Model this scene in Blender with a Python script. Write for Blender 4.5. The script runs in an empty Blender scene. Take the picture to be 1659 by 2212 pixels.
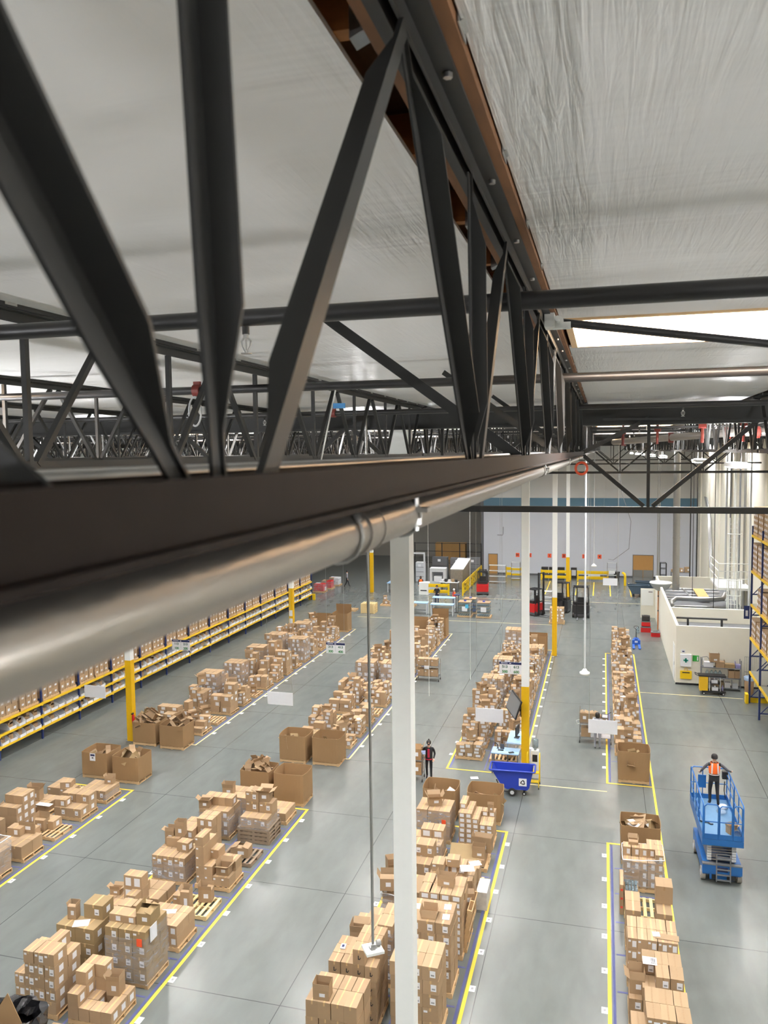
import bpy, math, random
from mathutils import Vector, Matrix, Euler, Quaternion

# ------------------------------------------------------------------ camera, world, exposure
SC = bpy.context.scene
COL = SC.collection
CAM_H = 13.5

def camera_axes():
    f = 1740.0
    y = Vector(((1303 - 829.5) / f, (972 - 1106.0) / f, 1.0)).normalized()
    a = 0.012
    c = -(a * y[0] + y[1]) / y[2]
    zup = -Vector((a, 1.0, c)).normalized()
    x = y.cross(zup)
    return x, y, zup

_X, _Y, _Z = camera_axes()
cd = bpy.data.cameras.new('camera')
cam = bpy.data.objects.new('camera', cd)
COL.objects.link(cam)
_r = Vector((_X[0], _Y[0], _Z[0])); _d = Vector((_X[1], _Y[1], _Z[1])); _f = Vector((_X[2], _Y[2], _Z[2]))
m = Matrix.Identity(4)
for i in range(3):
    m[i][0] = _r[i]; m[i][1] = -_d[i]; m[i][2] = -_f[i]
m[2][3] = CAM_H
cam.matrix_world = m
cd.sensor_fit = 'AUTO'; cd.sensor_width = 36.0
cd.lens = 36.0 * 1740.0 / 2212.0
cd.clip_start = 0.02; cd.clip_end = 400
cd.dof.use_dof = True; cd.dof.focus_distance = 14.0; cd.dof.aperture_fstop = 8.0
SC.camera = cam

wd = bpy.data.worlds.new('daylight'); SC.world = wd; wd.use_nodes = True
bg = wd.node_tree.nodes['Background']
bg.inputs[0].default_value = (0.96, 0.98, 1.0, 1); bg.inputs[1].default_value = WORLD_STRENGTH = 0.28
SKYLIGHT_STRENGTH = 85.0
FIXTURE_STRENGTH = 37.0
UPLIGHT_STRENGTH = 230.0
SC.view_settings.view_transform = 'Standard'
SC.view_settings.look = 'None'
SC.view_settings.exposure = 0.60
SC.view_settings.gamma = 1.0
SC.view_settings.use_curve_mapping = False
SC.cycles.max_bounces = 7
SC.cycles.diffuse_bounces = 4
SC.cycles.transparent_max_bounces = 12
SC.cycles.caustics_reflective = False
SC.cycles.caustics_refractive = False
SC.cycles.sample_clamp_indirect = 4.0
SC.cycles.use_denoising = True

R = random.Random(7)
PI = math.pi

# ------------------------------------------------------------------ materials
def srgb(r, g, b):
    def f(c):
        c /= 255.0
        return c / 12.92 if c <= 0.04045 else ((c + 0.055) / 1.055) ** 2.4
    return (f(r), f(g), f(b), 1)

MATS = {}
def mat(name, rgb, rough=0.6, metal=0.0, noise=0.0, scale=8.0, bump=0.0, bscale=40.0, spec=0.5, island=0.0, objrand=0.0, stretch=None, alpha=1.0, emit=0.0, trans=0.0):
    if name in MATS: return MATS[name]
    ma = bpy.data.materials.new(name); ma.use_nodes = True
    nt = ma.node_tree; N = nt.nodes; L = nt.links
    b = N['Principled BSDF']
    c = srgb(*rgb)
    b.inputs['Base Color'].default_value = c
    b.inputs['Roughness'].default_value = rough
    b.inputs['Metallic'].default_value = metal
    b.inputs['Specular IOR Level'].default_value = spec
    if alpha < 1: b.inputs['Alpha'].default_value = alpha
    if trans: b.inputs['Transmission Weight'].default_value = trans
    if emit:
        b.inputs['Emission Color'].default_value = c; b.inputs['Emission Strength'].default_value = emit
    tc = N.new('ShaderNodeTexCoord')
    vec = tc.outputs['Object']
    if stretch:
        mp = N.new('ShaderNodeMapping'); mp.inputs['Scale'].default_value = stretch
        L.new(vec, mp.inputs['Vector']); vec = mp.outputs['Vector']
    val = None
    def add(sock, amt):
        nonlocal val
        mr = N.new('ShaderNodeMapRange'); L.new(sock, mr.inputs['Value'])
        mr.inputs['To Min'].default_value = 1 - amt; mr.inputs['To Max'].default_value = 1 + amt
        if val is None: val = mr.outputs['Result']
        else:
            mm = N.new('ShaderNodeMath'); mm.operation = 'MULTIPLY'
            L.new(val, mm.inputs[0]); L.new(mr.outputs['Result'], mm.inputs[1]); val = mm.outputs[0]
    if noise:
        nz = N.new('ShaderNodeTexNoise'); nz.inputs['Scale'].default_value = scale; nz.inputs['Detail'].default_value = 6
        L.new(vec, nz.inputs['Vector']); add(nz.outputs['Fac'], noise)
    if island:
        ge = N.new('ShaderNodeNewGeometry'); add(ge.outputs['Random Per Island'], island)
    if objrand:
        oi = N.new('ShaderNodeObjectInfo'); add(oi.outputs['Random'], objrand)
    if val is not None:
        hs = N.new('ShaderNodeHueSaturation'); hs.inputs['Color'].default_value = c
        L.new(val, hs.inputs['Value']); L.new(hs.outputs['Color'], b.inputs['Base Color'])
    if bump:
        n2 = N.new('ShaderNodeTexNoise'); n2.inputs['Scale'].default_value = bscale; n2.inputs['Detail'].default_value = 4
        L.new(vec, n2.inputs['Vector'])
        bp = N.new('ShaderNodeBump'); bp.inputs['Strength'].default_value = bump; bp.inputs['Distance'].default_value = 0.02
        L.new(n2.outputs['Fac'], bp.inputs['Height']); L.new(bp.outputs['Normal'], b.inputs['Normal'])
    MATS[name] = ma
    return ma

CARD = mat('corrugated cardboard', (164, 138, 108), 0.75, noise=0.06, scale=5, island=0.10, objrand=0.11, spec=0.25)
CARDO = mat('olive brown cardboard', (152, 129, 94), 0.75, noise=0.06, scale=5, objrand=0.06, spec=0.25)
CARDIN = mat('cardboard inside', (160, 126, 90), 0.8, noise=0.06, spec=0.2, objrand=0.08)
BIN = mat('bulk bin cardboard', (152, 122, 88), 0.8, noise=0.05, scale=3, spec=0.2, objrand=0.05)
TAPE = mat('parcel tape', (205, 172, 128), 0.25, noise=0.15, scale=30)
TAPED = mat('printed tape', (150, 120, 84), 0.4, noise=0.35, scale=60)
PAPER = mat('white paper', (236, 236, 238), 0.6, noise=0.03)
PRINT = mat('faint print', (150, 150, 152), 0.6)
INK = mat('black print', (46, 44, 44), 0.6)
REDINK = mat('red sticker', (225, 70, 50), 0.5)
ORANGE = mat('orange sticker', (250, 96, 56), 0.5)
GREENS = mat('green sticker', (110, 220, 70), 0.5)
WOOD = mat('pallet wood', (206, 172, 128), 0.75, noise=0.2, scale=3, stretch=(2, 14, 14), island=0.12, objrand=0.12)
WOODOLD = mat('weathered pallet wood', (140, 122, 102), 0.85, noise=0.25, scale=3, stretch=(2, 14, 14), island=0.12)
WOODNEW = mat('pale new wood', (230, 204, 150), 0.7, noise=0.12, scale=3, stretch=(2, 14, 14), island=0.06)
OSB = mat('roof plywood', (112, 74, 42), 0.8, noise=0.45, scale=4, stretch=(9, 1.5, 3))
FIR = mat('fir lumber', (186, 122, 70), 0.7, noise=0.18, scale=5, stretch=(1, 10, 10))
CURB = mat('skylight curb lumber', (232, 196, 150), 0.7, noise=0.12, scale=4, stretch=(1, 8, 8))
STEEL = mat('dark grey painted steel', (41, 41, 40), 0.5, noise=0.10, scale=12, spec=0.3)
STEELB = mat('brown primed steel', (24, 18, 16), 0.65, noise=0.3, scale=30, spec=0.08)
GALV = mat('galvanised steel', (188, 188, 186), 0.28, metal=0.9, noise=0.12, scale=25)
GALVP = mat('galvanised pipe', (162, 157, 150), 0.33, metal=0.85, noise=0.06, scale=30, bump=0.08, bscale=60, stretch=(1, 0.2, 1))
BLACKPIPE = mat('black sprinkler pipe', (36, 35, 35), 0.4, noise=0.15, scale=15)
CHROME = mat('chrome wire', (190, 192, 196), 0.25, metal=0.9)
WHITE = mat('white paint', (242, 243, 238), 0.45, noise=0.02)
CREAM = mat('cream paint', (236, 231, 214), 0.7, noise=0.03, scale=2)
YELLOW = mat('safety yellow paint', (240, 200, 20), 0.4, noise=0.04)
YELLOWD = mat('column yellow paint', (226, 178, 14), 0.45, noise=0.06)
NAVY = mat('navy rack steel', (32, 48, 98), 0.45, noise=0.08)
BEAMY = mat('rack beam yellow', (238, 196, 44), 0.45, noise=0.06)
BLUE = mat('blue cart plastic', (38, 62, 168), 0.4, noise=0.05)
LIFTB = mat('lift blue paint', (32, 96, 164), 0.35, noise=0.06)
LIFTL = mat('lift deck blue', (100, 138, 172), 0.4, noise=0.1, scale=6)
RUBBER = mat('grey tyre rubber', (150, 146, 138), 0.7, noise=0.1)
BLACK = mat('black plastic', (28, 28, 30), 0.5)
TYRE = mat('black rubber', (34, 34, 34), 0.75)
GREYM = mat('grey machine metal', (112, 114, 118), 0.5, noise=0.08)
DKGREY = mat('dark grey cabinet', (84, 86, 90), 0.5, noise=0.06)
LTGREY = mat('light grey enamel', (206, 208, 210), 0.45)
DARKRED = mat('dark red coupling paint', (112, 34, 26), 0.45)
RED = mat('red enamel', (196, 34, 36), 0.35)
BENCH = mat('pale blue bench top', (160, 196, 232), 0.4, noise=0.03)
SCREEN = mat('grey screen', (120, 124, 126), 0.15)
GREEN = mat('green plastic', (46, 150, 60), 0.5)
YBAG = mat('yellow vinyl', (240, 190, 40), 0.45)
BLACKBAG = mat('black bin liner', (22, 22, 24), 0.25, bump=0.6, bscale=14)
DOORW = mat('oak door veneer', (188, 142, 84), 0.5, noise=0.12, scale=2, stretch=(10, 10, 1))
ROLLW = mat('timber crate', (222, 176, 112), 0.6, noise=0.08)
DUMP = mat('slate cart plastic', (64, 82, 98), 0.55, noise=0.06)
GLASSY = mat('clear bottle plastic', (186, 214, 226), 0.1, trans=0.7, alpha=0.7)
DOMEM = mat('frosted dome plastic', (196, 202, 202), 0.15, alpha=0.6)
CLEAR = mat('clear acrylic', (225, 236, 242), 0.08, alpha=0.22)
TAPEY = mat('yellow floor tape', (246, 206, 70), 0.55, noise=0.06)
TAPEB = mat('blue floor tape', (76, 82, 132), 0.6, noise=0.2, scale=6)
TAPEW = mat('pale cream floor tape', (222, 208, 156), 0.6, noise=0.1)
SKIN = mat('skin', (206, 158, 132), 0.55)
HAIR = mat('dark hair', (30, 25, 24), 0.6)
BLKCLOTH = mat('black cloth', (30, 30, 34), 0.85, noise=0.1)
GREYCLOTH = mat('grey cloth', (150, 152, 160), 0.85, noise=0.08)
DGCLOTH = mat('charcoal sleeve cloth', (90, 90, 96), 0.85)
REDCLOTH = mat('crimson cloth', (176, 34, 62), 0.8)
HIVIS = mat('orange vest cloth', (255, 112, 32), 0.7)
SILVER = mat('silver reflective tape', (226, 206, 200), 0.4)
NAVYC = mat('navy trousers', (34, 42, 84), 0.85)
SHOE = mat('dark shoe', (52, 40, 36), 0.7)
CONC = None

def film_material():
    ma = bpy.data.materials.new('stretch wrap film'); ma.use_nodes = True
    nt = ma.node_tree; N = nt.nodes; L = nt.links
    for n in list(N): N.remove(n)
    out = N.new('ShaderNodeOutputMaterial')
    tr = N.new('ShaderNodeBsdfTransparent'); tr.inputs[0].default_value = (0.97, 0.97, 0.98, 1)
    gl = N.new('ShaderNodeBsdfPrincipled')
    gl.inputs['Base Color'].default_value = (0.80, 0.80, 0.82, 1); gl.inputs['Roughness'].default_value = 0.22
    tc = N.new('ShaderNodeTexCoord'); mp = N.new('ShaderNodeMapping'); mp.inputs['Scale'].default_value = (1.3, 1.3, 5)
    nz = N.new('ShaderNodeTexNoise'); nz.inputs['Scale'].default_value = 1.6; nz.inputs['Detail'].default_value = 5; nz.inputs['Distortion'].default_value = 1.5
    L.new(tc.outputs['Object'], mp.inputs[0]); L.new(mp.outputs[0], nz.inputs['Vector'])
    mr = N.new('ShaderNodeMapRange'); mr.inputs['From Min'].default_value = 0.42; mr.inputs['From Max'].default_value = 0.75
    mr.inputs['To Min'].default_value = 0.08; mr.inputs['To Max'].default_value = 0.50
    L.new(nz.outputs['Fac'], mr.inputs['Value'])
    bp = N.new('ShaderNodeBump'); bp.inputs['Strength'].default_value = 0.7; bp.inputs['Distance'].default_value = 0.03
    L.new(nz.outputs['Fac'], bp.inputs['Height']); L.new(bp.outputs[0], gl.inputs['Normal'])
    mx = N.new('ShaderNodeMixShader')
    L.new(mr.outputs[0], mx.inputs[0]); L.new(tr.outputs[0], mx.inputs[1]); L.new(gl.outputs[0], mx.inputs[2])
    L.new(mx.outputs[0], out.inputs[0])
    return ma
FILM = film_material()

def floor_material():
    ma = bpy.data.materials.new('polished concrete'); ma.use_nodes = True
    nt = ma.node_tree; N = nt.nodes; L = nt.links
    b = N['Principled BSDF']
    tc = N.new('ShaderNodeTexCoord')
    n1 = N.new('ShaderNodeTexNoise'); n1.inputs['Scale'].default_value = 0.35; n1.inputs['Detail'].default_value = 8; n1.inputs['Roughness'].default_value = 0.65
    n2 = N.new('ShaderNodeTexNoise'); n2.inputs['Scale'].default_value = 2.2; n2.inputs['Detail'].default_value = 9; n2.inputs['Distortion'].default_value = 0.3
    mp = N.new('ShaderNodeMapping'); mp.inputs['Scale'].default_value = (1, 0.35, 1)
    L.new(tc.outputs['Object'], mp.inputs[0])
    L.new(mp.outputs[0], n1.inputs['Vector']); L.new(mp.outputs[0], n2.inputs['Vector'])
    cr = N.new('ShaderNodeValToRGB')
    cr.color_ramp.elements[0].position = 0.3; cr.color_ramp.elements[0].color = srgb(98, 102, 99)
    cr.color_ramp.elements[1].position = 0.72; cr.color_ramp.elements[1].color = srgb(115, 119, 116)
    mi = N.new('ShaderNodeMix'); mi.data_type = 'FLOAT'; mi.inputs[0].default_value = 0.45
    L.new(n1.outputs['Fac'], mi.inputs[2]); L.new(n2.outputs['Fac'], mi.inputs[3]); L.new(mi.outputs[0], cr.inputs[0])
    sx = N.new('ShaderNodeSeparateXYZ'); L.new(tc.outputs['Object'], sx.inputs[0])
    def joint(axis, off, period, w):
        a = N.new('ShaderNodeMath'); a.operation = 'SUBTRACT'; a.inputs[1].default_value = off; L.new(sx.outputs[axis], a.inputs[0])
        p = N.new('ShaderNodeMath'); p.operation = 'PINGPONG'; p.inputs[1].default_value = period / 2; L.new(a.outputs[0], p.inputs[0])
        c = N.new('ShaderNodeMath'); c.operation = 'LESS_THAN'; c.inputs[1].default_value = w; L.new(p.outputs[0], c.inputs[0])
        return c.outputs[0]
    j1 = joint(0, -2.95, 4.6, 0.011); j2 = joint(1, 17.45, 5.18, 0.012)
    mxx = N.new('ShaderNodeMath'); mxx.operation = 'MAXIMUM'; L.new(j1, mxx.inputs[0]); L.new(j2, mxx.inputs[1])
    mc = N.new('ShaderNodeMix'); mc.data_type = 'RGBA'
    L.new(mxx.outputs[0], mc.inputs[0]); L.new(cr.outputs[0], mc.inputs[6]); mc.inputs[7].default_value = srgb(62, 64, 64)
    # tyre scuffs and stains with shapes of their own
    n3 = N.new('ShaderNodeTexNoise'); n3.inputs['Scale'].default_value = 0.7; n3.inputs['Detail'].default_value = 5
    L.new(tc.outputs['Object'], n3.inputs['Vector'])
    m3 = N.new('ShaderNodeMapRange'); m3.inputs['From Min'].default_value = 0.66; m3.inputs['From Max'].default_value = 0.80; m3.inputs['To Max'].default_value = 0.04
    L.new(n3.outputs['Fac'], m3.inputs['Value'])
    ms = N.new('ShaderNodeMix'); ms.data_type = 'RGBA'; L.new(m3.outputs[0], ms.inputs[0]); L.new(mc.outputs[2], ms.inputs[6]); ms.inputs[7].default_value = srgb(84, 86, 84)
    L.new(ms.outputs[2], b.inputs['Base Color'])
    rr = N.new('ShaderNodeMapRange'); rr.inputs['To Min'].default_value = 0.19; rr.inputs['To Max'].default_value = 0.25
    L.new(n2.outputs['Fac'], rr.inputs['Value']); L.new(rr.outputs[0], b.inputs['Roughness'])
    b.inputs['Specular IOR Level'].default_value = 0.32
    return ma

def foil_material():
    ma = bpy.data.materials.new('white foil insulation facing'); ma.use_nodes = True
    nt = ma.node_tree; N = nt.nodes; L = nt.links
    b = N['Principled BSDF']
    b.inputs['Base Color'].default_value = srgb(244, 242, 239); b.inputs['Roughness'].default_value = 0.36; b.inputs['Specular IOR Level'].default_value = 0.8
    b.inputs['Metallic'].default_value = 0.12
    tc = N.new('ShaderNodeTexCoord')
    m1 = N.new('ShaderNodeMapping'); m1.inputs['Scale'].default_value = (0.55, 3.2, 1)
    n1 = N.new('ShaderNodeTexNoise'); n1.inputs['Scale'].default_value = 0.9; n1.inputs['Detail'].default_value = 3; n1.inputs['Distortion'].default_value = 0.8
    m2 = N.new('ShaderNodeMapping'); m2.inputs['Scale'].default_value = (30, 2.2, 1); m2.inputs['Rotation'].default_value = (0, 0, 0.18)
    n2 = N.new('ShaderNodeTexNoise'); n2.inputs['Scale'].default_value = 1.5; n2.inputs['Detail'].default_value = 4; n2.inputs['Distortion'].default_value = 0.5
    n3 = N.new('ShaderNodeTexNoise'); n3.inputs['Scale'].default_value = 0.9
    L.new(tc.outputs['Object'], m1.inputs[0]); L.new(tc.outputs['Object'], m2.inputs[0]); L.new(tc.outputs['Object'], n3.inputs['Vector'])
    L.new(m1.outputs[0], n1.inputs['Vector']); L.new(m2.outputs[0], n2.inputs['Vector'])
    r3 = N.new('ShaderNodeMapRange'); r3.inputs['From Min'].default_value = 0.36; r3.inputs['From Max'].default_value = 0.60; L.new(n3.outputs['Fac'], r3.inputs['Value'])
    mu = N.new('ShaderNodeMath'); mu.operation = 'MULTIPLY'; L.new(n2.outputs['Fac'], mu.inputs[0]); L.new(r3.outputs[0], mu.inputs[1])
    b1 = N.new('ShaderNodeBump'); b1.inputs['Strength'].default_value = 0.6; b1.inputs['Distance'].default_value = 0.03; L.new(n1.outputs['Fac'], b1.inputs['Height'])
    b2 = N.new('ShaderNodeBump'); b2.inputs['Strength'].default_value = 0.6; b2.inputs['Distance'].default_value = 0.012; L.new(mu.outputs[0], b2.inputs['Height']); L.new(b1.outputs[0], b2.inputs['Normal'])
    L.new(b2.outputs[0], b.inputs['Normal'])
    return ma
FOIL = foil_material()

def glow(name, rgb, s):
    ma = bpy.data.materials.new(name); ma.use_nodes = True
    N = ma.node_tree.nodes; b = N['Principled BSDF']
    b.inputs['Base Color'].default_value = srgb(*rgb)
    b.inputs['Emission Color'].default_value = srgb(*rgb); b.inputs['Emission Strength'].default_value = s
    return ma
SKYPANE = glow('daylit skylight dome', (250, 252, 255), SKYLIGHT_STRENGTH)
UPFILL = glow('added lamp uplight', (252, 253, 255), UPLIGHT_STRENGTH)  # glow added to the lamps so that the ceiling gets light from below
LOWFILL = glow('added low lamp uplight', (252, 253, 255), 640.0)  # stronger added glow, for the near ceiling alone
DIMPANE = glow('dim fill lamp diffuser', (253, 252, 250), 6.0)  # underside of the added low fill lamps
LEDPANE = glow('lit lamp diffuser', (253, 252, 250), FIXTURE_STRENGTH)

# ------------------------------------------------------------------ mesh helpers
class MB:
    def __init__(s): s.v = []; s.f = []; s.mi = []; s.sm = []
    def add(s, vs, fs, m=0, smooth=False, X=None):
        o = len(s.v)
        s.v += [tuple(X @ Vector(p)) for p in vs] if X is not None else [tuple(p) for p in vs]
        for f in fs:
            s.f.append(tuple(i + o for i in f)); s.mi.append(m); s.sm.append(smooth)
        return s
    def box(s, x0, x1, y0, y1, z0, z1, m=0, X=None):
        vs = [(x0,y0,z0),(x1,y0,z0),(x1,y1,z0),(x0,y1,z0),(x0,y0,z1),(x1,y0,z1),(x1,y1,z1),(x0,y1,z1)]
        fs = [(0,3,2,1),(4,5,6,7),(0,1,5,4),(1,2,6,5),(2,3,7,6),(3,0,4,7)]
        return s.add(vs, fs, m, False, X)
    def cbox(s, c, d, m=0, X=None):
        return s.box(c[0]-d[0]/2, c[0]+d[0]/2, c[1]-d[1]/2, c[1]+d[1]/2, c[2]-d[2]/2, c[2]+d[2]/2, m, X)
    def frame(s, p0, p1, up=(0,0,1)):
        p0 = Vector(p0); p1 = Vector(p1); z = (p1 - p0); l = z.length; z = z / l
        u = Vector(up)
        if abs(z.dot(u)) > 0.98: u = Vector((0,1,0))
        x = u.cross(z).normalized(); y = z.cross(x)
        M = Matrix.Identity(4)
        for i in range(3): M[i][0]=x[i]; M[i][1]=y[i]; M[i][2]=z[i]; M[i][3]=p0[i]
        return M, l
    def bar(s, p0, p1, w, h, m=0, up=(0,0,1)):
        M, l = s.frame(p0, p1, up)
        return s.box(-w/2, w/2, -h/2, h/2, 0, l, m, M)
    def angle(s, p0, p1, w, t, m=0, up=(0,0,1), flip=1, crimp=0.0, cl=0.16):
        """steel angle member; ends pinched narrower when crimp is set"""
        M, l = s.frame(p0, p1, up)
        zs = [0, l] if not crimp else [0, 0.06, cl, l - cl, l - 0.06, l]
        sc = [1, 1] if not crimp else [crimp, crimp, 1, 1, crimp, crimp]
        vs = []; fs = []
        for z, k in zip(zs, sc):
            a = w * k; hh = w * (0.25 if k < 1 else 1)
            prof = [(-a/2, 0), (a/2, 0), (a/2, t), (-a/2 + t, t), (-a/2 + t, hh), (-a/2, hh)]
            vs += [(px * flip, py, z) for px, py in prof]
        n = 6
        for i in range(len(zs) - 1):
            for j in range(n):
                fs.append((i*n+j, i*n+(j+1)%n, (i+1)*n+(j+1)%n, (i+1)*n+j))
        fs.append(tuple(range(n-1, -1, -1))); fs.append(tuple(len(vs)-n+i for i in range(n)))
        return s.add(vs, fs, m, False, M)
    def tube(s, p0, p1, r, m=0, n=10, r1=None, caps=True):
        M, l = s.frame(p0, p1)
        r1 = r if r1 is None else r1
        vs = [(r*math.cos(2*PI*i/n), r*math.sin(2*PI*i/n), 0) for i in range(n)] + [(r1*math.cos(2*PI*i/n), r1*math.sin(2*PI*i/n), l) for i in range(n)]
        s.add(vs, [(i, (i+1)%n, n+(i+1)%n, n+i) for i in range(n)], m, True, M)
        if caps: s.add(vs, [tuple(range(n-1,-1,-1)), tuple(range(n, 2*n))], m, False, M)
        return s
    def path(s, pts, r, m=0, n=8, closed=False):
        pts = [Vector(p) for p in pts]; k = len(pts); vs = []; fs = []
        up = None
        for i, p in enumerate(pts):
            a = pts[(i-1) % k] if (closed or i > 0) else p
            b = pts[(i+1) % k] if (closed or i < k-1) else p
            d = (b - a).normalized()
            if up is None:
                up = Vector((0,0,1)) if abs(d.z) < 0.9 else Vector((0,1,0))
            x = up.cross(d)
            if x.length < 1e-4: x = Vector((1,0,0)).cross(d)
            x.normalize(); y = d.cross(x); up = y
            for j in range(n):
                an = 2*PI*j/n; vs.append(p + x*(r*math.cos(an)) + y*(r*math.sin(an)))
        last = k if closed else k-1
        for i in range(last):
            for j in range(n):
                a = i*n+j; b = i*n+(j+1)%n; c = ((i+1)%k)*n+(j+1)%n; d = ((i+1)%k)*n+j
                fs.append((a, b, c, d))
        s.add(vs, fs, m, True)
        if not closed: s.add(vs[:n] + vs[-n:], [tuple(range(n-1,-1,-1)), tuple(range(n, 2*n))], m)
        return s
    def lathe(s, prof, c=(0,0,0), m=0, n=16, X=None):
        vs = []; fs = []
        for r, z in prof:
            for i in range(n): vs.append((c[0]+r*math.cos(2*PI*i/n), c[1]+r*math.sin(2*PI*i/n), c[2]+z))
        for k in range(len(prof)-1):
            for i in range(n): fs.append((k*n+i, k*n+(i+1)%n, (k+1)*n+(i+1)%n, (k+1)*n+i))
        s.add(vs, fs, m, True, X)
        s.add(vs[:n] + vs[-n:], [tuple(range(n-1,-1,-1)), tuple(range(n, 2*n))], m, False, X)
        return s
    def wheel(s, c, r, w, axis='x', m=0, hub=None):
        c = Vector(c); d = Vector((1,0,0)) if axis == 'x' else Vector((0,1,0))
        s.tube(c - d*w/2, c + d*w/2, r, m, 16)
        if hub is not None: s.tube(c - d*(w/2+.004), c + d*(w/2+.004), r*0.5, hub, 10)
        return s
    def quad(s, a, b, c, d, m=0, X=None): return s.add([a,b,c,d], [(0,1,2,3)], m, False, X)
    def mesh(s, name, mats):
        me = bpy.data.meshes.new(name); me.from_pydata(s.v, [], s.f)
        for x in (mats if isinstance(mats, (list, tuple)) else [mats]): me.materials.append(x)
        me.polygons.foreach_set('material_index', s.mi); me.polygons.foreach_set('use_smooth', s.sm)
        me.update(); return me
    def build(s, name, mats, parent=None, loc=None, rz=None):
        return obj(name, s.mesh(name, mats), parent, loc, rz)

KIDS = {}
def obj(name, me, parent=None, loc=None, rz=None):
    o = bpy.data.objects.new(name, me); COL.objects.link(o)
    if parent is not None: o.parent = parent; KIDS.setdefault(parent.name, []).append(o)
    if loc is not None: o.location = loc
    if rz: o.rotation_euler = (0, 0, rz)
    return o
def tag(o, label, cat, group=None, kind=None):
    if label: o['label'] = label
    if cat: o['category'] = cat
    if group: o['group'] = group
    if kind: o['kind'] = kind
    return o
def thing(name, label, cat, loc=(0,0,0), rz=0, group=None):
    o = bpy.data.objects.new(name, None); COL.objects.link(o); o.empty_display_size = 0.1
    o.location = loc; o.rotation_euler = (0, 0, rz)
    return tag(o, label, cat, group)
def struct(name, mb, mats):
    o = mb.build(name, mats); o['kind'] = 'structure'; return o
def dup(root, loc=None, rz=None, label=None, group=None, parent=None):
    c = root.copy(); COL.objects.link(c)
    if parent is not None: c.parent = parent; KIDS.setdefault(parent.name, []).append(c)
    if loc is not None: c.location = loc
    if rz is not None: c.rotation_euler = (0, 0, rz)
    if label: c['label'] = label
    if group: c['group'] = group
    for k in KIDS.get(root.name, []): dup(k, parent=c)
    return c
def text_mesh(body, size, material, name='lettering', parent=None, loc=(0,0,0), rot=(PI/2,0,0), bold=0.0, align='CENTER'):
    cu = bpy.data.curves.new('t', 'FONT'); cu.body = body; cu.size = size; cu.align_x = align; cu.align_y = 'CENTER'; cu.extrude = 0.002; cu.offset = bold
    t = bpy.data.objects.new('t', cu); COL.objects.link(t)
    bpy.context.view_layer.update()
    me = bpy.data.meshes.new_from_object(t.evaluated_get(bpy.context.evaluated_depsgraph_get()))
    bpy.data.objects.remove(t); bpy.data.curves.remove(cu)
    me.materials.clear(); me.materials.append(material)
    o = obj(name, me, parent); o.location = loc; o.rotation_euler = rot
    return o
def xf(x=0, y=0, z=0, rz=0, rx=0, ry=0):
    return Matrix.Translation((x, y, z)) @ Euler((rx, ry, rz)).to_matrix().to_4x4()
# ------------------------------------------------------------------ room shell
Zc = CAM_H
ROOF_Z = Zc + 0.72
JX = [-0.315 + 2.44 * k for k in range(-11, 5)]
# lamps are added in the recess beyond the back wall to brighten it
GY = [12.4, 33.0, 53.4, 74.0]
BACK_Y = 88.6
RIGHT_X = 9.4
FY0, FY1 = -24.0, 102.0
struct('floor', MB().box(-50, 30, FY0, FY1, -0.2, 0), floor_material())

SKY = []
for k in (4, 7, 10, 1, 13):          # joist bay index that carries a row of skylights (bay starts at JX[k+... ])
    pass
for bay in range(len(JX) - 1):
    if (bay - 11) % 3 == 0:
        for i in range(8):
            yc = 5.2 + 10.3 * i
            if yc < 86: SKY.append((bay, yc))
SKW = 0.62                             # half length of the opening along the hall
cm = MB(); dk = MB()
for bay in range(-1, len(JX)):
    x0 = (JX[bay] + 0.08) if bay >= 0 else -50
    x1 = (JX[bay + 1] - 0.145) if bay + 1 < len(JX) else 12
    d0 = JX[bay] if bay >= 0 else -50
    d1 = JX[bay + 1] if bay + 1 < len(JX) else 12
    ys = sorted(y for b, y in SKY if b == bay)
    edges = [FY0] + [e for y in ys for e in (y - SKW, y + SKW)] + [FY1]
    for a, b in zip(edges[0::2], edges[1::2]):
        cm.box(x0, x1, a, b, ROOF_Z, ROOF_Z + 0.012, 0)
        dk.box(d0, d1, a, b, ROOF_Z + 0.13, ROOF_Z + 0.16, 0)
struct('ceiling', cm, FOIL)
struct('ceiling_deck', dk, OSB)

wb = MB()
wb.box(-12.7, RIGHT_X, BACK_Y, BACK_Y + 0.3, 0, 7.2, 0).box(-12.7, RIGHT_X, BACK_Y, BACK_Y + 0.3, 7.2, 8.4, 1).box(-12.7, RIGHT_X, BACK_Y, BACK_Y + 0.3, 8.4, ROOF_Z, 2)
WALLB = mat('pale blue grey wall paint', (208, 211, 219), 0.75, noise=0.02, scale=0.5)
TEAL = mat('slate blue wall stripe', (86, 120, 142), 0.75)
WALLG = mat('light grey wall paint', (214, 214, 212), 0.75)
struct('wall_back', wb, [WALLB, TEAL, WALLG])
DKW = mat('charcoal wall paint', (96, 98, 102), 0.8)
GRW = mat('warm grey wall paint', (176, 174, 168), 0.8, noise=0.04, scale=0.5)
struct('wall_return', MB().box(-13.0, -12.7, BACK_Y, FY1 - 0.4, 0, ROOF_Z), DKW)
struct('wall_recess', MB().box(-50, -12.7, FY1 - 0.4, FY1, 0, ROOF_Z), GRW)
wr = MB().box(RIGHT_X, RIGHT_X + 0.3, FY0, BACK_Y + 0.3, 0, ROOF_Z, 0)
for y in (52, 58.5, 65, 71.5, 78, 84.5): wr.box(RIGHT_X - 0.12, RIGHT_X, y, y + 0.5, 0, ROOF_Z, 0)
struct('wall_right', wr, CREAM)
struct('wall_front', MB().box(-50, RIGHT_X, FY0 - .3, FY0, 0, ROOF_Z + .15), WALLG)
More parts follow.
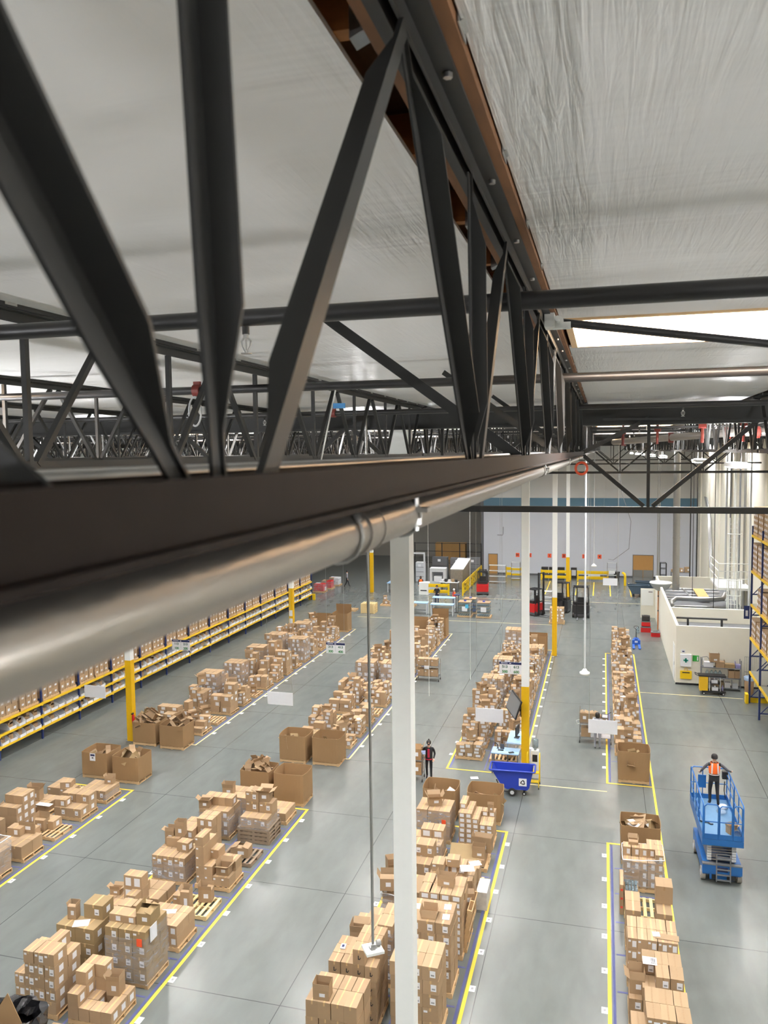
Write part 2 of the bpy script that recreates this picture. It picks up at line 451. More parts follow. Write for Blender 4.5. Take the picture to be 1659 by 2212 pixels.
struct('wall_left', MB().box(-50.3, -50, FY0, FY1, 0, ROOF_Z + .15), WALLG)
struct('baseboard_back', MB().box(-12.7, RIGHT_X, BACK_Y - 0.02, BACK_Y, 0, 0.12), DKGREY)

# skylights: lumber curb and a translucent dome, each one a thing
def skylight(bay, yc, label):
    x0 = JX[bay] + 0.10; x1 = JX[bay + 1] - 0.16; xc = (x0 + x1) / 2
    t = thing('skylight', label, 'skylight', (xc, yc, ROOF_Z), 0, 'skylights in the roof')
    hx = (x1 - x0) / 2; h = 0.42; w = 0.04
    c = MB().box(-hx, hx, SKW - w, SKW, -.01, h).box(-hx, hx, -SKW, -SKW + w, -.01, h).box(-hx, -hx + w, -SKW + w, SKW - w, -.01, h).box(hx - w, hx, -SKW + w, SKW - w, -.01, h)
    c.build('curb', CURB, t)
    MB().box(-hx, hx, -SKW, SKW, h, h + 0.02).build('dome', SKYPANE, t)
    return t
for bay, yc in SKY:
    near = bay == 11 and yc < 10
    skylight(bay, yc, 'bright open skylight with lumber curb, to the right of the close roof truss' if near else 'small bright skylight far off in the white roof')

# lamps: suspended linear fixtures hung below the roof on two wires
def fixture(x, y, z=13.15):
    t = thing('suspended_lamp', 'white suspended linear lamp hanging under the roof trusses', 'lamp', (x, y, z), 0, 'suspended lamps in rows')
    MB().box(-.16, .16, -.62, .62, -.02, .06).build('housing', WHITE, t)
    MB().box(-.14, .14, -.60, .60, -.035, -.021).build('diffuser', LEDPANE if z > 13 else DIMPANE, t)
    MB().box(-.10, .10, -.56, .56, .061, .07).build('added_uplight', UPFILL if z > 13 else LOWFILL, t)  # added glowing top that throws fill light up at the foil
    for s in (-.5, .5): MB().tube((0, s, .06), (0, s, ROOF_Z - z - .01), .005, n=5).build('hanger_wire', GALV, t)
    return t
lamp0 = fixture(2.6, 17.5)
for x in (2.6, -5.2, -12.2, -19.6, -25.4, -36.0):  # the leftmost column is unseen, added to keep that side lit
    for y in (17.5, 24.0, 38.5, 46.5, 58.5, 66.5, 80.0):
        if (x, y) != (2.6, 17.5): dup(lamp0, (x, y, 13.15))

low_fill0 = fixture(6.0, 5.0, 12.3)  # unseen low fill lamps, added out of view to brighten the near ceiling
for x in (6.0, -7.8, -14.6, -21.4):
    for y in (-17.0, -10.0, -3.0, 5.0):
        if (x, y) != (6.0, 5.0): dup(low_fill0, (x, y, 12.3))
for x in (-16.5, -22.5): dup(lamp0, (x, 93.0, 13.15))  # extra lamps added to lighten the recess wall

# ------------------------------------------------------------------ roof framing
ZT = 0.70; ZB = -0.07          # top of the top chord, bottom of the bottom chord, relative to the camera height
def chord(mb, y0, y1, z, up, w=0.048, t=0.006, gap=0.008, m=0):
    """two angles back to back"""
    for sgn in (-1, 1):
        xa = sgn * gap
        mb.box(min(xa, xa + sgn * t), max(xa, xa + sgn * t), y0, y1, min(z, z + up * w), max(z, z + up * w), m)
        mb.box(min(xa, xa + sgn * w), max(xa, xa + sgn * w), y0, y1, min(z, z + up * t), max(z, z + up * t), m)
NODE_B = [0.62 + 1.366 * k for k in range(-2, 9)]
def near_joist(x):
    t = thing('roof_truss', 'nearest dark grey roof truss running away beside the metal pipe', 'truss', (x, 0, Zc), 0, 'open web roof trusses')
    b = MB(); chord(b, -2.4, 12.3, ZT, -1, w=.042); b.build('top_chord', STEEL, t)
    b = MB(); chord(b, -2.4, 12.3, ZB + 0.004, 1); 
    b.box(0.040, 0.046, -2.4, 12.3, ZB + 0.008, ZB + 0.054).box(-0.046, -0.040, -2.4, 12.3, ZB + 0.008, ZB + 0.054)
    b.build('bottom_chord', STEELB, t)
    MB().box(-.075, .075, -2.4, 12.3, ZT + .001, ZT + .04).build('nailer', OSB, t)
    for y in NODE_B:
        if y > 12.2: break
        for kind in range(3):
            b = MB()
            q = .80 if y < 1 else 1.05
            if kind == 0: b.angle((0.0, y - .05, ZB + .03), (0.0, y - .70, ZT - .05), .040 * q, .004, up=(1, 0, 0), crimp=.6)
            elif kind == 1: b.angle((0.004, y - .01, ZB + .03), (0.004, y - .06, ZT - .05), .036 * q, .004, up=(1, 0, 0), crimp=.65)
            else: b.angle((.018, y + .055, ZB + .03), (.018, y + .63, ZT - .05), .031, .004, up=(-1, 0, 0), crimp=.9)
            b.build('web_member', STEEL, t)
    for y in [0.9 + 0.61 * i for i in range(18)]:
        MB().tube((0.035, y, ZT - .008), (0.035, y, ZT - .017), .009, n=6).build('bolt', GALV, t)
    return t
near_joist(JX[11])

def far_joist(name_y0, y0, y1):
    """same truss with fewer pieces, for those further off"""
    t = thing('roof_truss', 'x', 'truss', (0, 0, Zc), 0, 'open web roof trusses')
    b = MB(); chord(b, y0, y1, ZT, -1); b.box(-.075, .075, y0, y1, ZT, ZT + .04); b.build('top_chord', STEEL, t)
    b = MB(); chord(b, y0, y1, ZB, 1); b.build('bottom_chord', STEEL, t)
    n = int((y1 - y0) / 1.366)
    for i in range(n + 1):
        y = y0 + 0.35 + 1.366 * i
        if y + .6 > y1: break
        w = MB()
        w.bar((0, y - .05, ZB + .03), (0, y - .62 if i else y - .3, ZT - .05), .036, .03)
        w.bar((0, y, ZB + .03), (0, y, ZT - .05), .03, .03)
        w.bar((0, y + .05, ZB + .03), (0, y + .63, ZT - .05), .036, .03)
        w.build('web_panel', STEEL, t)
    return t
ORD = ['first', 'second', 'third', 'fourth', 'fifth', 'sixth', 'seventh', 'eighth', 'ninth', 'tenth', 'eleventh', 'twelfth', 'thirteenth', 'fourteenth', 'fifteenth', 'sixteenth', 'seventeenth', 'eighteenth', 'nineteenth', 'twentieth']
BAYS = [(-2.4, 12.3), (12.5, 32.9), (33.1, 53.3), (53.5, 73.9), (74.1, 88.5)]
BAYN = ['before the first girder', 'behind the first girder', 'behind the second girder', 'behind the third girder', 'behind the fourth girder']
for bi, (y0, y1) in enumerate(BAYS):
    proto = None
    for ji, x in enumerate(JX):
        if bi == 0 and (ji == 11 or ji > 12 or ji < 5): continue
        if bi > 0 and x > 9: continue
        side = ji - 11
        if side == 0: lab = 'dark roof truss in line with the nearest, ' + BAYN[bi]
        elif side < 0: lab = f'dark roof truss, {ORD[-side-1]} left of the nearest, {BAYN[bi]}'
        else: lab = f'dark roof truss, {ORD[side-1]} right of the nearest, {BAYN[bi]}'
        if proto is None: proto = far_joist(y0, y0, y1); proto.location = (x, 0, Zc); proto['label'] = lab
        else: dup(proto, (x, 0, Zc), label=lab)

# cross girders on the columns
def girder():
    t = thing('cross_girder', 'x', 'girder', (0, 0, Zc), 0, 'girders across the hall')
    MB().box(-27.5, 9.3, -.09, .09, .40, .66).box(-27.5, 9.3, -.15, .15, .36, .40).build('top_chord', STEEL, t)
    MB().box(-27.5, 9.3, -.055, -.006, -.93, -.84).box(-27.5, 9.3, .006, .055, -.93, -.84).build('bottom_chord', STEEL, t)
    x = 0.64 - 3.06 * 9
    while x < 9.2:
        MB().bar((x, 0, -.85), (x, 0, .4), .045, .045).build('web_member', STEEL, t)
        for s in (-1, 1):
            a = (x + s * 0.06, 0, -.83); b = (x + s * 1.50, 0, .42)
            if -27.5 < b[0] < 9.3: MB().bar(a, b, .06, .06).build('web_member', STEEL, t)
        x += 3.06
    return t
g0 = girder(); g0.location = (0, GY[0], Zc); g0['label'] = 'dark girder crossing nearest behind the truss, at the top of the white column'
for i, y in enumerate(GY[1:]): dup(g0, (0, y, Zc), label=f'dark cross girder over the hall, {ORD[i+1]} one from the camera')

# diagonal braces from bottom chord up to the deck
for i, (y, lab) in enumerate([(0.45, 'blurred close brace at the left end of the brown chord'), (3.75, 'long flat diagonal brace between the two closest truss panels'), (7.05, 'diagonal brace behind the second group of web members'), (10.3, 'small diagonal brace near the first cross girder')]):
    tag(MB().angle((JX[11] - .03, y, Zc - .05), (JX[11] - 1.05, y, Zc + .70), .05, .005, up=(0, 1, 0), crimp=.9).build('diagonal_brace', STEEL), lab, 'brace', 'braces on the nearest truss')
tag(MB().bar((0.64, 12.3, Zc + .45), (-.30, 12.15, Zc - .04), .06, .06).build('girder_brace', STEEL), 'short brace sloping from the first cross girder to the pipe end', 'brace')

# hung sub-purlins beside the nearest truss
def purlin(x0, x1):
    t = thing('sub_purlin', 'x', 'purlin', (0, 0, 0), 0, 'sub purlins hung from the nearest truss')
    MB().box(x0 + .078, x1 - .078, -.019, .019, ROOF_Z + .014, ROOF_Z + .115).build('lumber', FIR, t)
    for xx, s in ((x0, 1), (x1, -1)):
        h = MB()
        a = xx + s * .077
        lo, hi = min(a, a + s * .038), max(a, a + s * .038)
        for sy in (-1, 1): h.add([(lo, sy*.021, ROOF_Z - .004), (hi, sy*.021, ROOF_Z + .012), (hi, sy*.021, ROOF_Z + .05), (lo, sy*.021, ROOF_Z + .11), (lo, sy*.0225, ROOF_Z - .004), (hi, sy*.0225, ROOF_Z + .012), (hi, sy*.0225, ROOF_Z + .05), (lo, sy*.0225, ROOF_Z + .11)], [(0, 1, 2, 3), (7, 6, 5, 4), (0, 4, 5, 1), (1, 5, 6, 2), (2, 6, 7, 3)])
        h.add([(lo, -.021, ROOF_Z - .004), (hi, -.021, ROOF_Z + .012), (hi, .021, ROOF_Z + .012), (lo, .021, ROOF_Z - .004)], [(0, 1, 2, 3)])
        h.box(min(a, a + s * .002), max(a, a + s * .002), -.04, .04, ROOF_Z - .012, ROOF_Z + .10)
        h.build('hanger', GALV, t)
    return t
for side, (a, b) in (('left', (JX[10], JX[11])), ('right', (JX[11], JX[12]))):
    p0 = None
    for i in range(19):
        y = 0.80 + 0.61 * i
        if side == 'right' and 4.3 < y < 6.1: continue
        lab = f'fir roof joist end in a galvanised hanger on the {side} side of the nearest truss'
        if p0 is None: p0 = purlin(a, b); p0.location = (0, y, 0); p0['label'] = lab
        else: dup(p0, (0, y, 0), label=lab)
        # same label: nothing but distance tells these apart

# ------------------------------------------------------------------ pipes under the roof
def pipe_run(name, label, pts, r, material, n=14):
    return tag(MB().path(pts, r, n=n).build(name, material), label, 'pipe')
PX, PZ, PR = JX[11] + 0.005, Zc - 0.100, 0.030
t = thing('metal_pipe', 'shiny galvanised pipe running close past the camera under the brown chord', 'pipe', (PX, 0, PZ))
MB().tube((0, -1.5, 0), (0, 0.97, 0), PR, n=28).tube((0, 0.97, 0), (0, 12.2, 0), PR, n=28).build('tube', GALVP, t)
for y in (1.0, 4.1, 4.35, 7.2, 10.2):
    c = MB()
    c.tube((0, y - .035, 0), (0, y - .028, 0), PR + .003, n=28).tube((0, y - .028, 0), (0, y + .028, 0), PR + .0015, n=28).tube((0, y + .028, 0), (0, y + .035, 0), PR + .003, n=28)
    c.build('coupling', GALVP, t)
for y in (0.92, 1.24, 4.2, 7.4):
    c = MB()
    c.path([(math.cos(a) * (PR + .003), y, math.sin(a) * (PR + .003)) for a in [i * PI / 8 for i in range(17)]], .0025, n=6)
    c.box(-.008, .008, y - .01, y + .01, PR, PR + .018)
    if y > 1.1: c.tube((.024, y, -.024), (.024, y, .062), .0055, n=8).tube((.024, y, .046), (.024, y, .056), .011, n=6).tube((.024, y, -.014), (.024, y, -.004), .011, n=6).box(.004, .046, y - .014, y + .014, .006, .013).box(.004, .046, y - .014, y + .014, .034, .039)
    else: c.box(-.03, .012, y - .020, y + .006, PR + .004, PR + .012).tube((-.022, y - .006, PR + .012), (-.022, y - .006, PR + .030), .006, n=6).tube((-.022, y - .006, PR + .018), (-.022, y - .006, PR + .024), .012, n=6).path([(.012, y, PR + .008), (.022, y, PR), (.028, y, PR - .012)], .005, n=6)
    c.build('pipe_clamp', GALV, t)

def sprinkler_line(y, z, label, heads, r=.032, x0=-28, x1=9.2):
    t = thing('sprinkler_pipe', label, 'pipe', (0, y, z), 0, 'black sprinkler pipes across the roof')
    MB().tube((x0, 0, 0), (x1, 0, 0), r, n=14).build('tube', BLACKPIPE, t)
    for x in heads:
        h = MB()
        h.tube((x, 0, -r), (x, 0, -r - .03), .014, 0).tube((x, 0, -r - .03), (x, 0, -r - .045), .010, 1)
        for s in (-1, 1): h.path([(x + s * .008, 0, -r - .045), (x + s * .019, 0, -r - .055), (x + s * .017, 0, -r - .075), (x + s * .004, 0, -r - .098)], .0035, 1, 6)
        h.tube((x, 0, -r - .048), (x, 0, -r - .09), .0035, 1, 6).tube((x, 0, -r - .100), (x, 0, -r - .103), .021, 1, 14)
        h.build('sprinkler_head', [BLACKPIPE, GALV], t)
    return t
sprinkler_line(2.85, Zc + .515, 'thick black pipe crossing the roof nearest the camera with one sprinkler head', [-1.31])
sprinkler_line(6.15, Zc + .535, 'second black sprinkler pipe across the roof behind the nearest one', [], .034)
sprinkler_line(10.1, Zc + .52, 'third black sprinkler pipe just before the first cross girder', [0.9, -4.4, 3.2], .034)
for i, y in enumerate([16.0, 19.5, 23.0, 26.5, 30.0, 36.5, 40.5, 46.0]):
    sprinkler_line(y, Zc + .50, f'thin distant sprinkler pipe, {ORD[i]} one behind the first cross girder', [-6.0, -2.6, 0.8, 2.0, 3.4] if y < 27 else [], .034)
# red grooved couplings on the left pipe and the right hand main
for x, y, z, lab in [(-3.28, 6.15, Zc + .535, 'red pipe coupling over a grey cable loop left of centre'), (-3.42, 10.1, Zc + .52, 'red pipe coupling left of the white column top')]:
    tag(MB().tube((x - .03, y, z), (x + .03, y, z), .052, n=14).box(x - .03, x + .03, y - .015, y + .015, z + .045, z + .075).build('pipe_coupling', DARKRED), lab, 'coupling')
tag(MB().path([(-3.28 + .055 * math.sin(a), 6.1, Zc + .36 - .12 * math.cos(a)) for a in [i * 2 * PI / 24 for i in range(24)]], .008, closed=True).build('cable_loop', LTGREY), 'grey cable loop hanging from a red pipe coupling', 'cable')
t = thing('sprinkler_main', 'large pale horizontal pipe with red couplings at right under the far roof', 'pipe', (0, 0, 0))
MB().path([(0.3, 24.3, Zc + .22), (2.6, 18.4, Zc + .33), (6.5, 18.3, Zc + .34)], .085, n=14).build('tube', GALVP, t)
for p in [(.55, 23.7, Zc + .23), (2.55, 18.55, Zc + .33), (3.1, 18.4, Zc + .335), (1.6, 21.0, Zc + .28)]:
    MB().wheel(p, .125, .12, 'x').build('coupling', DARKRED, t)
for x, y in [(1.9, 17.2), (2.5, 16.2), (3.1, 15.6), (1.2, 19.6), (.5, 22.0)]:
    tag(MB().tube((x - .07, y, Zc + .47), (x + .07, y, Zc + .47), .07, n=12).tube((x, y, Zc + .12), (x, y, Zc + .72), .03, n=8).build('riser_coupling', DARKRED), 'red riser coupling among the pipes at upper right', 'coupling', 'red couplings at upper right')
# brace pipe with beam clamp in front of the skylight
t = thing('sway_brace', 'long brace pipe bolted to the truss in front of the bright skylight', 'brace', (0, 0, 0))
MB().tube((JX[11] + .11, 4.30, Zc + .655), (2.0, 4.62, Zc + .36), .021, n=12).build('tube', BLACKPIPE, t)
b = MB().box(JX[11] + .02, JX[11] + .07, 4.24, 4.36, Zc + .63, Zc + .70).wheel((JX[11] + .085, 4.30, Zc + .66), .030, .05, 'y').box(JX[11] + .06, JX[11] + .15, 4.27, 4.33, Zc + .625, Zc + .655).tube((JX[11] + .085, 4.22, Zc + .66), (JX[11] + .085, 4.38, Zc + .66), .010, n=6)
b.build('beam_clamp', WHITE, t)
tag(MB().bar((0.0, 12.0, Zc + .44), (2.2, 11.0, Zc + .36), .04, .03).build('bridging_rod', STEEL), 'thin sloping rod in front of the first cross girder at right', 'rod')
# orange cable coil at the far end of the pipe
co = MB()
for k in range(7):
    rr = .075 + .006 * (k % 3); yy = 11.9 + .012 * k
    co.path([(-.30 + .0 + rr * math.cos(a), yy, Zc - .26 + rr * math.sin(a) * 1.05) for a in [i * 2 * PI / 28 for i in range(28)]], .011, closed=True, n=6)
tag(co.build('cable_coil', mat('orange cable', (232, 92, 52), 0.5)), 'coiled orange cable hanging at the far end of the metal pipe', 'cable')
# conduit seen through the truss and rods hanging to the floor below
pipe_run('conduit', 'thin bright conduit along the back of the brown chord', [(-.42, -1, Zc - .02), (-.42, 12.2, Zc - .02)], .010, GALV, 8)
tag(MB().tube((-2.73, 7.6, Zc - .14), (-2.55, 7.6, Zc + .62), .008, n=6).box(-2.57, -2.45, 7.58, 7.60, Zc + .44, Zc + .49, 1).build('tagged_rod', [WHITE, mat('blue tag', (70, 140, 200), 0.5)]), 'slanted white rod with a blue tag between the left trusses', 'rod')

# ------------------------------------------------------------------ columns
def column(x, y, label):
    t = thing('steel_column', label, 'column', (x, y, 0), 0, 'square columns on the floor grid')
    MB().box(-.15, .15, -.15, .15, 3.9, Zc + .36).build('upper_shaft', WHITE, t)
    MB().box(-.152, .152, -.152, .152, 0, 3.9).build('painted_guard', YELLOWD, t)
    MB().box(-.2, .2, -.2, .2, 0, .02).build('base_plate', GREYM, t)
    MB().box(-.2, .2, -.16, .16, Zc + .34, Zc + .36).build('cap_plate', STEEL, t)
    return t
for (x, y, l) in [(-3, 12.05, 'tall white column nearest the camera, in the middle of the photo'), (-3, 32.75, 'white and yellow column holding the tilted monitor'), (-3, 53.4, 'white and yellow column at the far right corner of the stacked row'), (-3, 74.0, 'white and yellow column behind the forklifts near the back wall'),
                  (-21.5, 32.9, 'yellow column with a red extinguisher beside full bulk bins'), (-21.5, 53.4, 'yellow column with white signs beside the shelving'), (-21.5, 74.2, 'yellow column next to the workbench far left')]:
    column(x, y, l)
tag(MB().lathe([(.0, 0), (.06, .0), (.065, .05), (.065, .38), (.03, .44), (.02, .50), (.0, .5)], (-21.28, 32.72, .9), 0).box(-21.31, -21.25, 32.60, 32.74, 1.36, 1.42, 1).build('fire_extinguisher', [RED, BLACK]), 'red fire extinguisher on the left yellow column', 'extinguisher')
for z in (1.9, 1.3): tag(MB().box(-21.62, -21.38, 53.236, 53.246, z, z + .42).build('column_sign', PAPER), 'white paper sign on the yellow column beside the shelving', 'sign', 'column signs')
# ------------------------------------------------------------------ floor tape and tags
ROWS = {'A': (-21.4, -18.25), 'B': (-13.9, -10.74), 'C': (-6.35, -3.2), 'D': (0.26, 2.04)}
ROWN = {'A': 'leftmost row', 'B': 'row left of the tall white column', 'C': 'row behind the tall white column', 'D': 'narrow row nearest the blue lift'}
FARN = {'A': 'far row by the shelving', 'B': 'far middle row', 'C': 'far row behind the monitor', 'D': 'far narrow row'}
SLOT = [26.95 - 1.545 * k for k in range(0, 9)]
FSLOT = [34.7 + 1.545 * k for k in range(0, 16)]
def outline(name, x0, x1, y0, y1, material, label, w=.075, sides='lrnf', z=.004):
    b = MB()
    if 'l' in sides: b.box(x0 - w/2, x0 + w/2, y0, y1, .001, z)
    if 'r' in sides: b.box(x1 - w/2, x1 + w/2, y0, y1, .001, z)
    if 'n' in sides: b.box(x0 - w/2, x1 + w/2, y0 - w/2, y0 + w/2, .001, z)
    if 'f' in sides: b.box(x0 - w/2, x1 + w/2, y1 - w/2, y1 + w/2, .001, z)
    o = b.build(name, material); tag(o, label, 'floor tape'); return o
for k, (x0, x1) in ROWS.items():
    outline('floor_tape', x0, x1, 8, 27.85, TAPEY, f'yellow floor tape around the near {ROWN[k]}', .09, 'lrf')
    outline('floor_tape', x0, x1, 33.05, 58.3 if k in 'AB' else 54.8, TAPEY if k in 'CD' else TAPEW, f'yellow floor tape around the {FARN[k]}', .08, 'lrnf')
    for far, sl, rn in ((False, SLOT, 'near ' + ROWN[k]), (True, FSLOT, FARN[k])):
        b = MB(); a, e = (8, 27.7) if not far else (33.2, 58.0 if k in 'AB' else 54.5)
        b.box(x0 + .08, x0 + .15, a, e, .001, .003); b.box(x1 - .15, x1 - .08, a, e, .001, .003)
        for y in sl:
            yy = y + .775
            if a < yy < e: b.box(x0 + .19, x1 - .19, yy - .03, yy + .03, .001, .003)
        if k != 'D': xm = (x0 + x1) / 2; b.box(xm - .03, xm + .03, a, e, .0015, .0035)
        o = b.build('slot_tape', TAPEB); tag(o, f'blue floor tape dividing pallet slots in the {rn}', 'floor tape')
for nm, x0, x1, y, lab in [('a', -3.0, 0.25, 32.2, 'pale tape line across the aisle from the blue cart'), ('b', 2.1, 7.4, 46.2, 'pale tape line in front of the cream office'), ('c', -19.5, -3.5, 62.9, 'long pale tape line in front of the workbenches'), ('d', -12.5, 3.5, 73.2, 'thin pale tape line in front of the forklifts')]:
    tag(MB().box(x0, x1, y - .035, y + .035, .001, .004).build('floor_tape', TAPEW), lab, 'floor tape')
tag(MB().box(2.0, 2.08, 27.9, 33.0, .001, .004).build('floor_tape', TAPEY), 'yellow tape line joining the two narrow right rows', 'floor tape')
for i, x in enumerate((-5.2, -2.4, -0.8, 0.75, 2.6)):
    tag(MB().box(x - .05, x + .05, 76.5, 84.5, .001, .004).build('bay_tape', TAPEY), 'yellow tape stripe on the floor before the back wall rails', 'floor tape', 'stripes before the back wall')
ROWS3 = {'A': 'leftmost near row', 'B': 'second near row', 'C': 'third near row', 'D': 'narrow near row'}
def floor_tag(x, y, label, group):
    t = thing('floor_tag', label, 'floor tag', (x, y, 0), 0, group)
    MB().box(-.075, .075, -.115, .115, .001, .004).build('card', PAPER, t)
    MB().box(-.03, .03, -.035, .045, .004, .006).build('printed_mark', PRINT, t)
    return t
ft = None
for k, (x0, x1) in ROWS.items():
    spots = []
    if k in 'ABC': spots += [(x1 + .12, y, 'right') for y in SLOT]
    if k in 'BCD': spots += [(x0 - .12, y, 'left') for y in SLOT]
    for x, y, s in spots:
        lab = f'white floor tag at the {s} edge, {ROWS3[k]}'; gr = f'{s} floor tags of the near {ROWN[k]}'
        if ft is None: ft = floor_tag(x, y, lab, gr)
        else: dup(ft, (x, y, 0), label=lab, group=gr)
    n = 15 if k in 'AB' else 13
    for s, x in (('right', x1 + .12), ('left', x0 - .12)):
        if (s == 'left' and k in 'A') or (s == 'right' and k == 'D'): continue
        for y in FSLOT[:n]:
            dup(ft, (x, y, 0), label=f'tiny white floor tag at the {s} edge of the {FARN[k]}', group=f'{s} floor tags of the {FARN[k]}')

# ------------------------------------------------------------------ pallets, cartons, wrap
PB = {}
def pallet_meshes(w=1.2, d=1.02, material=None, key='std'):
    if key in PB: return PB[key]
    material = material or WOOD
    top = MB()
    for i in range(7):
        y = -d/2 + .045 + i * (d - .09) / 6
        top.box(-w/2, w/2, y - .045, y + .045, .118, .136)
    st = MB().box(-w/2, w/2, -.02, .02, .018, .118)
    bot = MB()
    for y in (-d/2 + .05, 0, d/2 - .05): bot.box(-w/2, w/2, y - .05, y + .05, 0, .018)
    # stringers run across the boards
    top2 = MB()
    for i in range(7):
        x = -w/2 + .05 + i * (w - .10) / 6
        top2.box(x - .045, x + .045, -d/2, d/2, .118, .136)
    one = MB()
    for y in (-d/2 + .02, 0, d/2 - .02): one.box(-w/2, w/2, y - .02, y + .02, .018, .118)
    one.v += []; 
    for src in (top2,):
        o = len(one.v); one.v += src.v; one.f += [tuple(i + o for i in f) for f in src.f]; one.mi += src.mi; one.sm += src.sm
    for x in (-w/2 + .05, 0, w/2 - .05): one.box(x - .05, x + .05, -d/2, d/2, 0, .018)
    bx = MB()
    for x in (-w/2 + .05, 0, w/2 - .05): bx.box(x - .05, x + .05, -d/2, d/2, 0, .018)
    PB[key] = (top2.mesh('deck', material), st.mesh('stringer', material), bx.mesh('bottom_boards', material), one.mesh('pallet', material), d)
    return PB[key]
def pallet(x, y, z, label, group, rz=0, key='std', material=None, parts=True):
    deck, st, bx, one, d = pallet_meshes(material=material, key=key)
    if not parts:
        o = obj('wooden_pallet', one, None, (x, y, z), rz); tag(o, label, 'pallet', group); return o
    t = thing('wooden_pallet', label, 'pallet', (x, y, z), rz, group)
    obj('deck', deck, t); obj('bottom_boards', bx, t)
    for yy in (-d/2 + .02, 0, d/2 - .02): obj('stringer', st, t, (0, yy, 0))
    return t

CM = {}
def carton_meshes(w, d, h, style):
    k = (round(w, 3), round(d, 3), round(h, 3), style)
    if k in CM: return CM[k]
    body = MB().box(-w/2, w/2, -d/2, d/2, 0, h).mesh('carton', CARDO if 'o' in style else CARD)
    tp = MB()
    tw = min(.05, w * .12)
    tp.box(-tw/2, tw/2, -d/2 - .001, d/2 + .001, h, h + .0015)
    tp.box(-tw/2, tw/2, -d/2 - .002, -d/2 - .0005, h * .78, h + .0015)
    tape = tp.mesh('packing_tape', TAPED if 'p' in style else TAPE)
    lb = None
    if 'f' in style or 's' in style or 'b' in style or 'm' in style:
        l = MB()
        lw = min(.13, w * .42); lh = min(.16, h * .62)
        if 'b' in style: lw = w * .62; lh = h * .66
        if 'f' in style or 'b' in style:
            x = w * .18 if 'b' not in style else .0
            l.box(x - lw/2, x + lw/2, -d/2 - .003, -d/2 - .001, h * .5 - lh/2, h * .5 + lh/2, 0)
            l.box(x - lw*.3, x + lw*.3, -d/2 - .004, -d/2 - .003, h * .5 - lh*.28, h * .5 - lh*.05, 1)
            if 'b' in style: l.box(x + lw*.1, x + lw*.35, -d/2 - .004, -d/2 - .003, h * .5 + lh*.05, h * .5 + lh*.35, 1)
        if 's' in style:
            lw2 = min(.16, d * .5)
            l.box(w/2 + .001, w/2 + .003, -lw2/2, lw2/2, h * .5 - lh/2, h * .5 + lh/2, 0)
        if 'm' in style:   # small corner label
            l.box(-w*.42, -w*.42 + min(.09, w*.25), -d/2 - .003, -d/2 - .001, h * .66, h * .66 + min(.05, h*.2), 0)
        lb = l.mesh('shipping_label', [PAPER, PRINT])
    mk = None
    if 'k' in style:
        mk = MB().box(-.02, .035, -d/2 - .003, -d/2 - .001, h*.34, h*.42).box(-.02, .005, -d/2 - .003, -d/2 - .001, h*.42, h*.62).box(.03, .05, -d/2 - .003, -d/2 - .001, h*.42, h*.5).mesh('printed_mark', INK)
    CM[k] = (body, tape, lb, mk)
    return CM[k]
PENDING = []                     # the 300 odd cartons that show largest become objects, the rest go into one body of stock
def carton(x, y, z, w, d, h, label, group, style='f', rz=0, parts=True, rx=0, ry=0, now=False):
    if not now:
        dist = math.hypot(math.hypot(x, y), CAM_H - z)
        hid = 1.0
        if group: hid = .92
        PENDING.append((w * h * hid / dist ** 2 + w * d * .5 / dist ** 2, x, y, z, w, d, h, label, group, style, rz, parts, rx, ry)); return None
    body, tape, lb, mk = carton_meshes(w, d, h, style)
    o = obj('cardboard_carton', body, None, (x, y, z)); o.rotation_euler = (rx, ry, rz)
    tag(o, label, 'carton', group)
    if parts:
        obj('packing_tape', tape, o)
        if lb: obj('shipping_label', lb, o)
        if mk: obj('printed_mark', mk, o)
    return o

FL = {}
def open_carton(x, y, z, w, d, h, label, group, rz=0, flaps=(60, 40, 75, 30), material=None, fill=None, rx=0, ry=0, inner=True, name='open_carton', patch=True):
    """opened carton: four thin walls, a bottom and four bent flaps as parts"""
    k = (round(w, 2), round(d, 2), round(h, 2), (material or CARD).name)
    if k not in FL:
        t = .006; b = MB()
        b.box(-w/2, w/2, -d/2, d/2, 0, t)
        b.box(-w/2, w/2, -d/2, -d/2 + t, t, h).box(-w/2, w/2, d/2 - t, d/2, t, h)
        b.box(-w/2, -w/2 + t, -d/2 + t, d/2 - t, t, h).box(w/2 - t, w/2, -d/2 + t, d/2 - t, t, h)
        if patch: b.box(-w*.1, w*.25, -d/2 - .003, -d/2 - .0005, h*.35, h*.7, 1)
        fx = min(d * .5, .25); fy = min(w * .5, .25)
        FL[k] = (b.mesh('open_carton', [material or CARD, PAPER]), MB().box(-w/2, w/2, 0, fx * .9, 0, .005).mesh('flap', material or CARD), MB().box(-d/2, d/2, 0, fy * .9, 0, .005).mesh('flap', material or CARD))
    body, f1, f2 = FL[k]
    o = obj(name, body, None, (x, y, z)); o.rotation_euler = (rx, ry, rz); tag(o, label, 'open carton', group)
    a = [math.radians(q) for q in flaps]
    for (lx, ly, rzz, me, an) in ((0, d/2, 0, f1, a[0]), (0, -d/2, PI, f1, a[1]), (w/2, 0, -PI/2, f2, a[2]), (-w/2, 0, PI/2, f2, a[3])):
        if an < -3: continue
        f = obj('flap', me, o, (lx, ly, h)); f.rotation_mode = 'XYZ'
        f.rotation_euler = (Matrix.Rotation(rzz, 3, 'Z') @ Matrix.Rotation(an, 3, 'X')).to_euler()
    return o

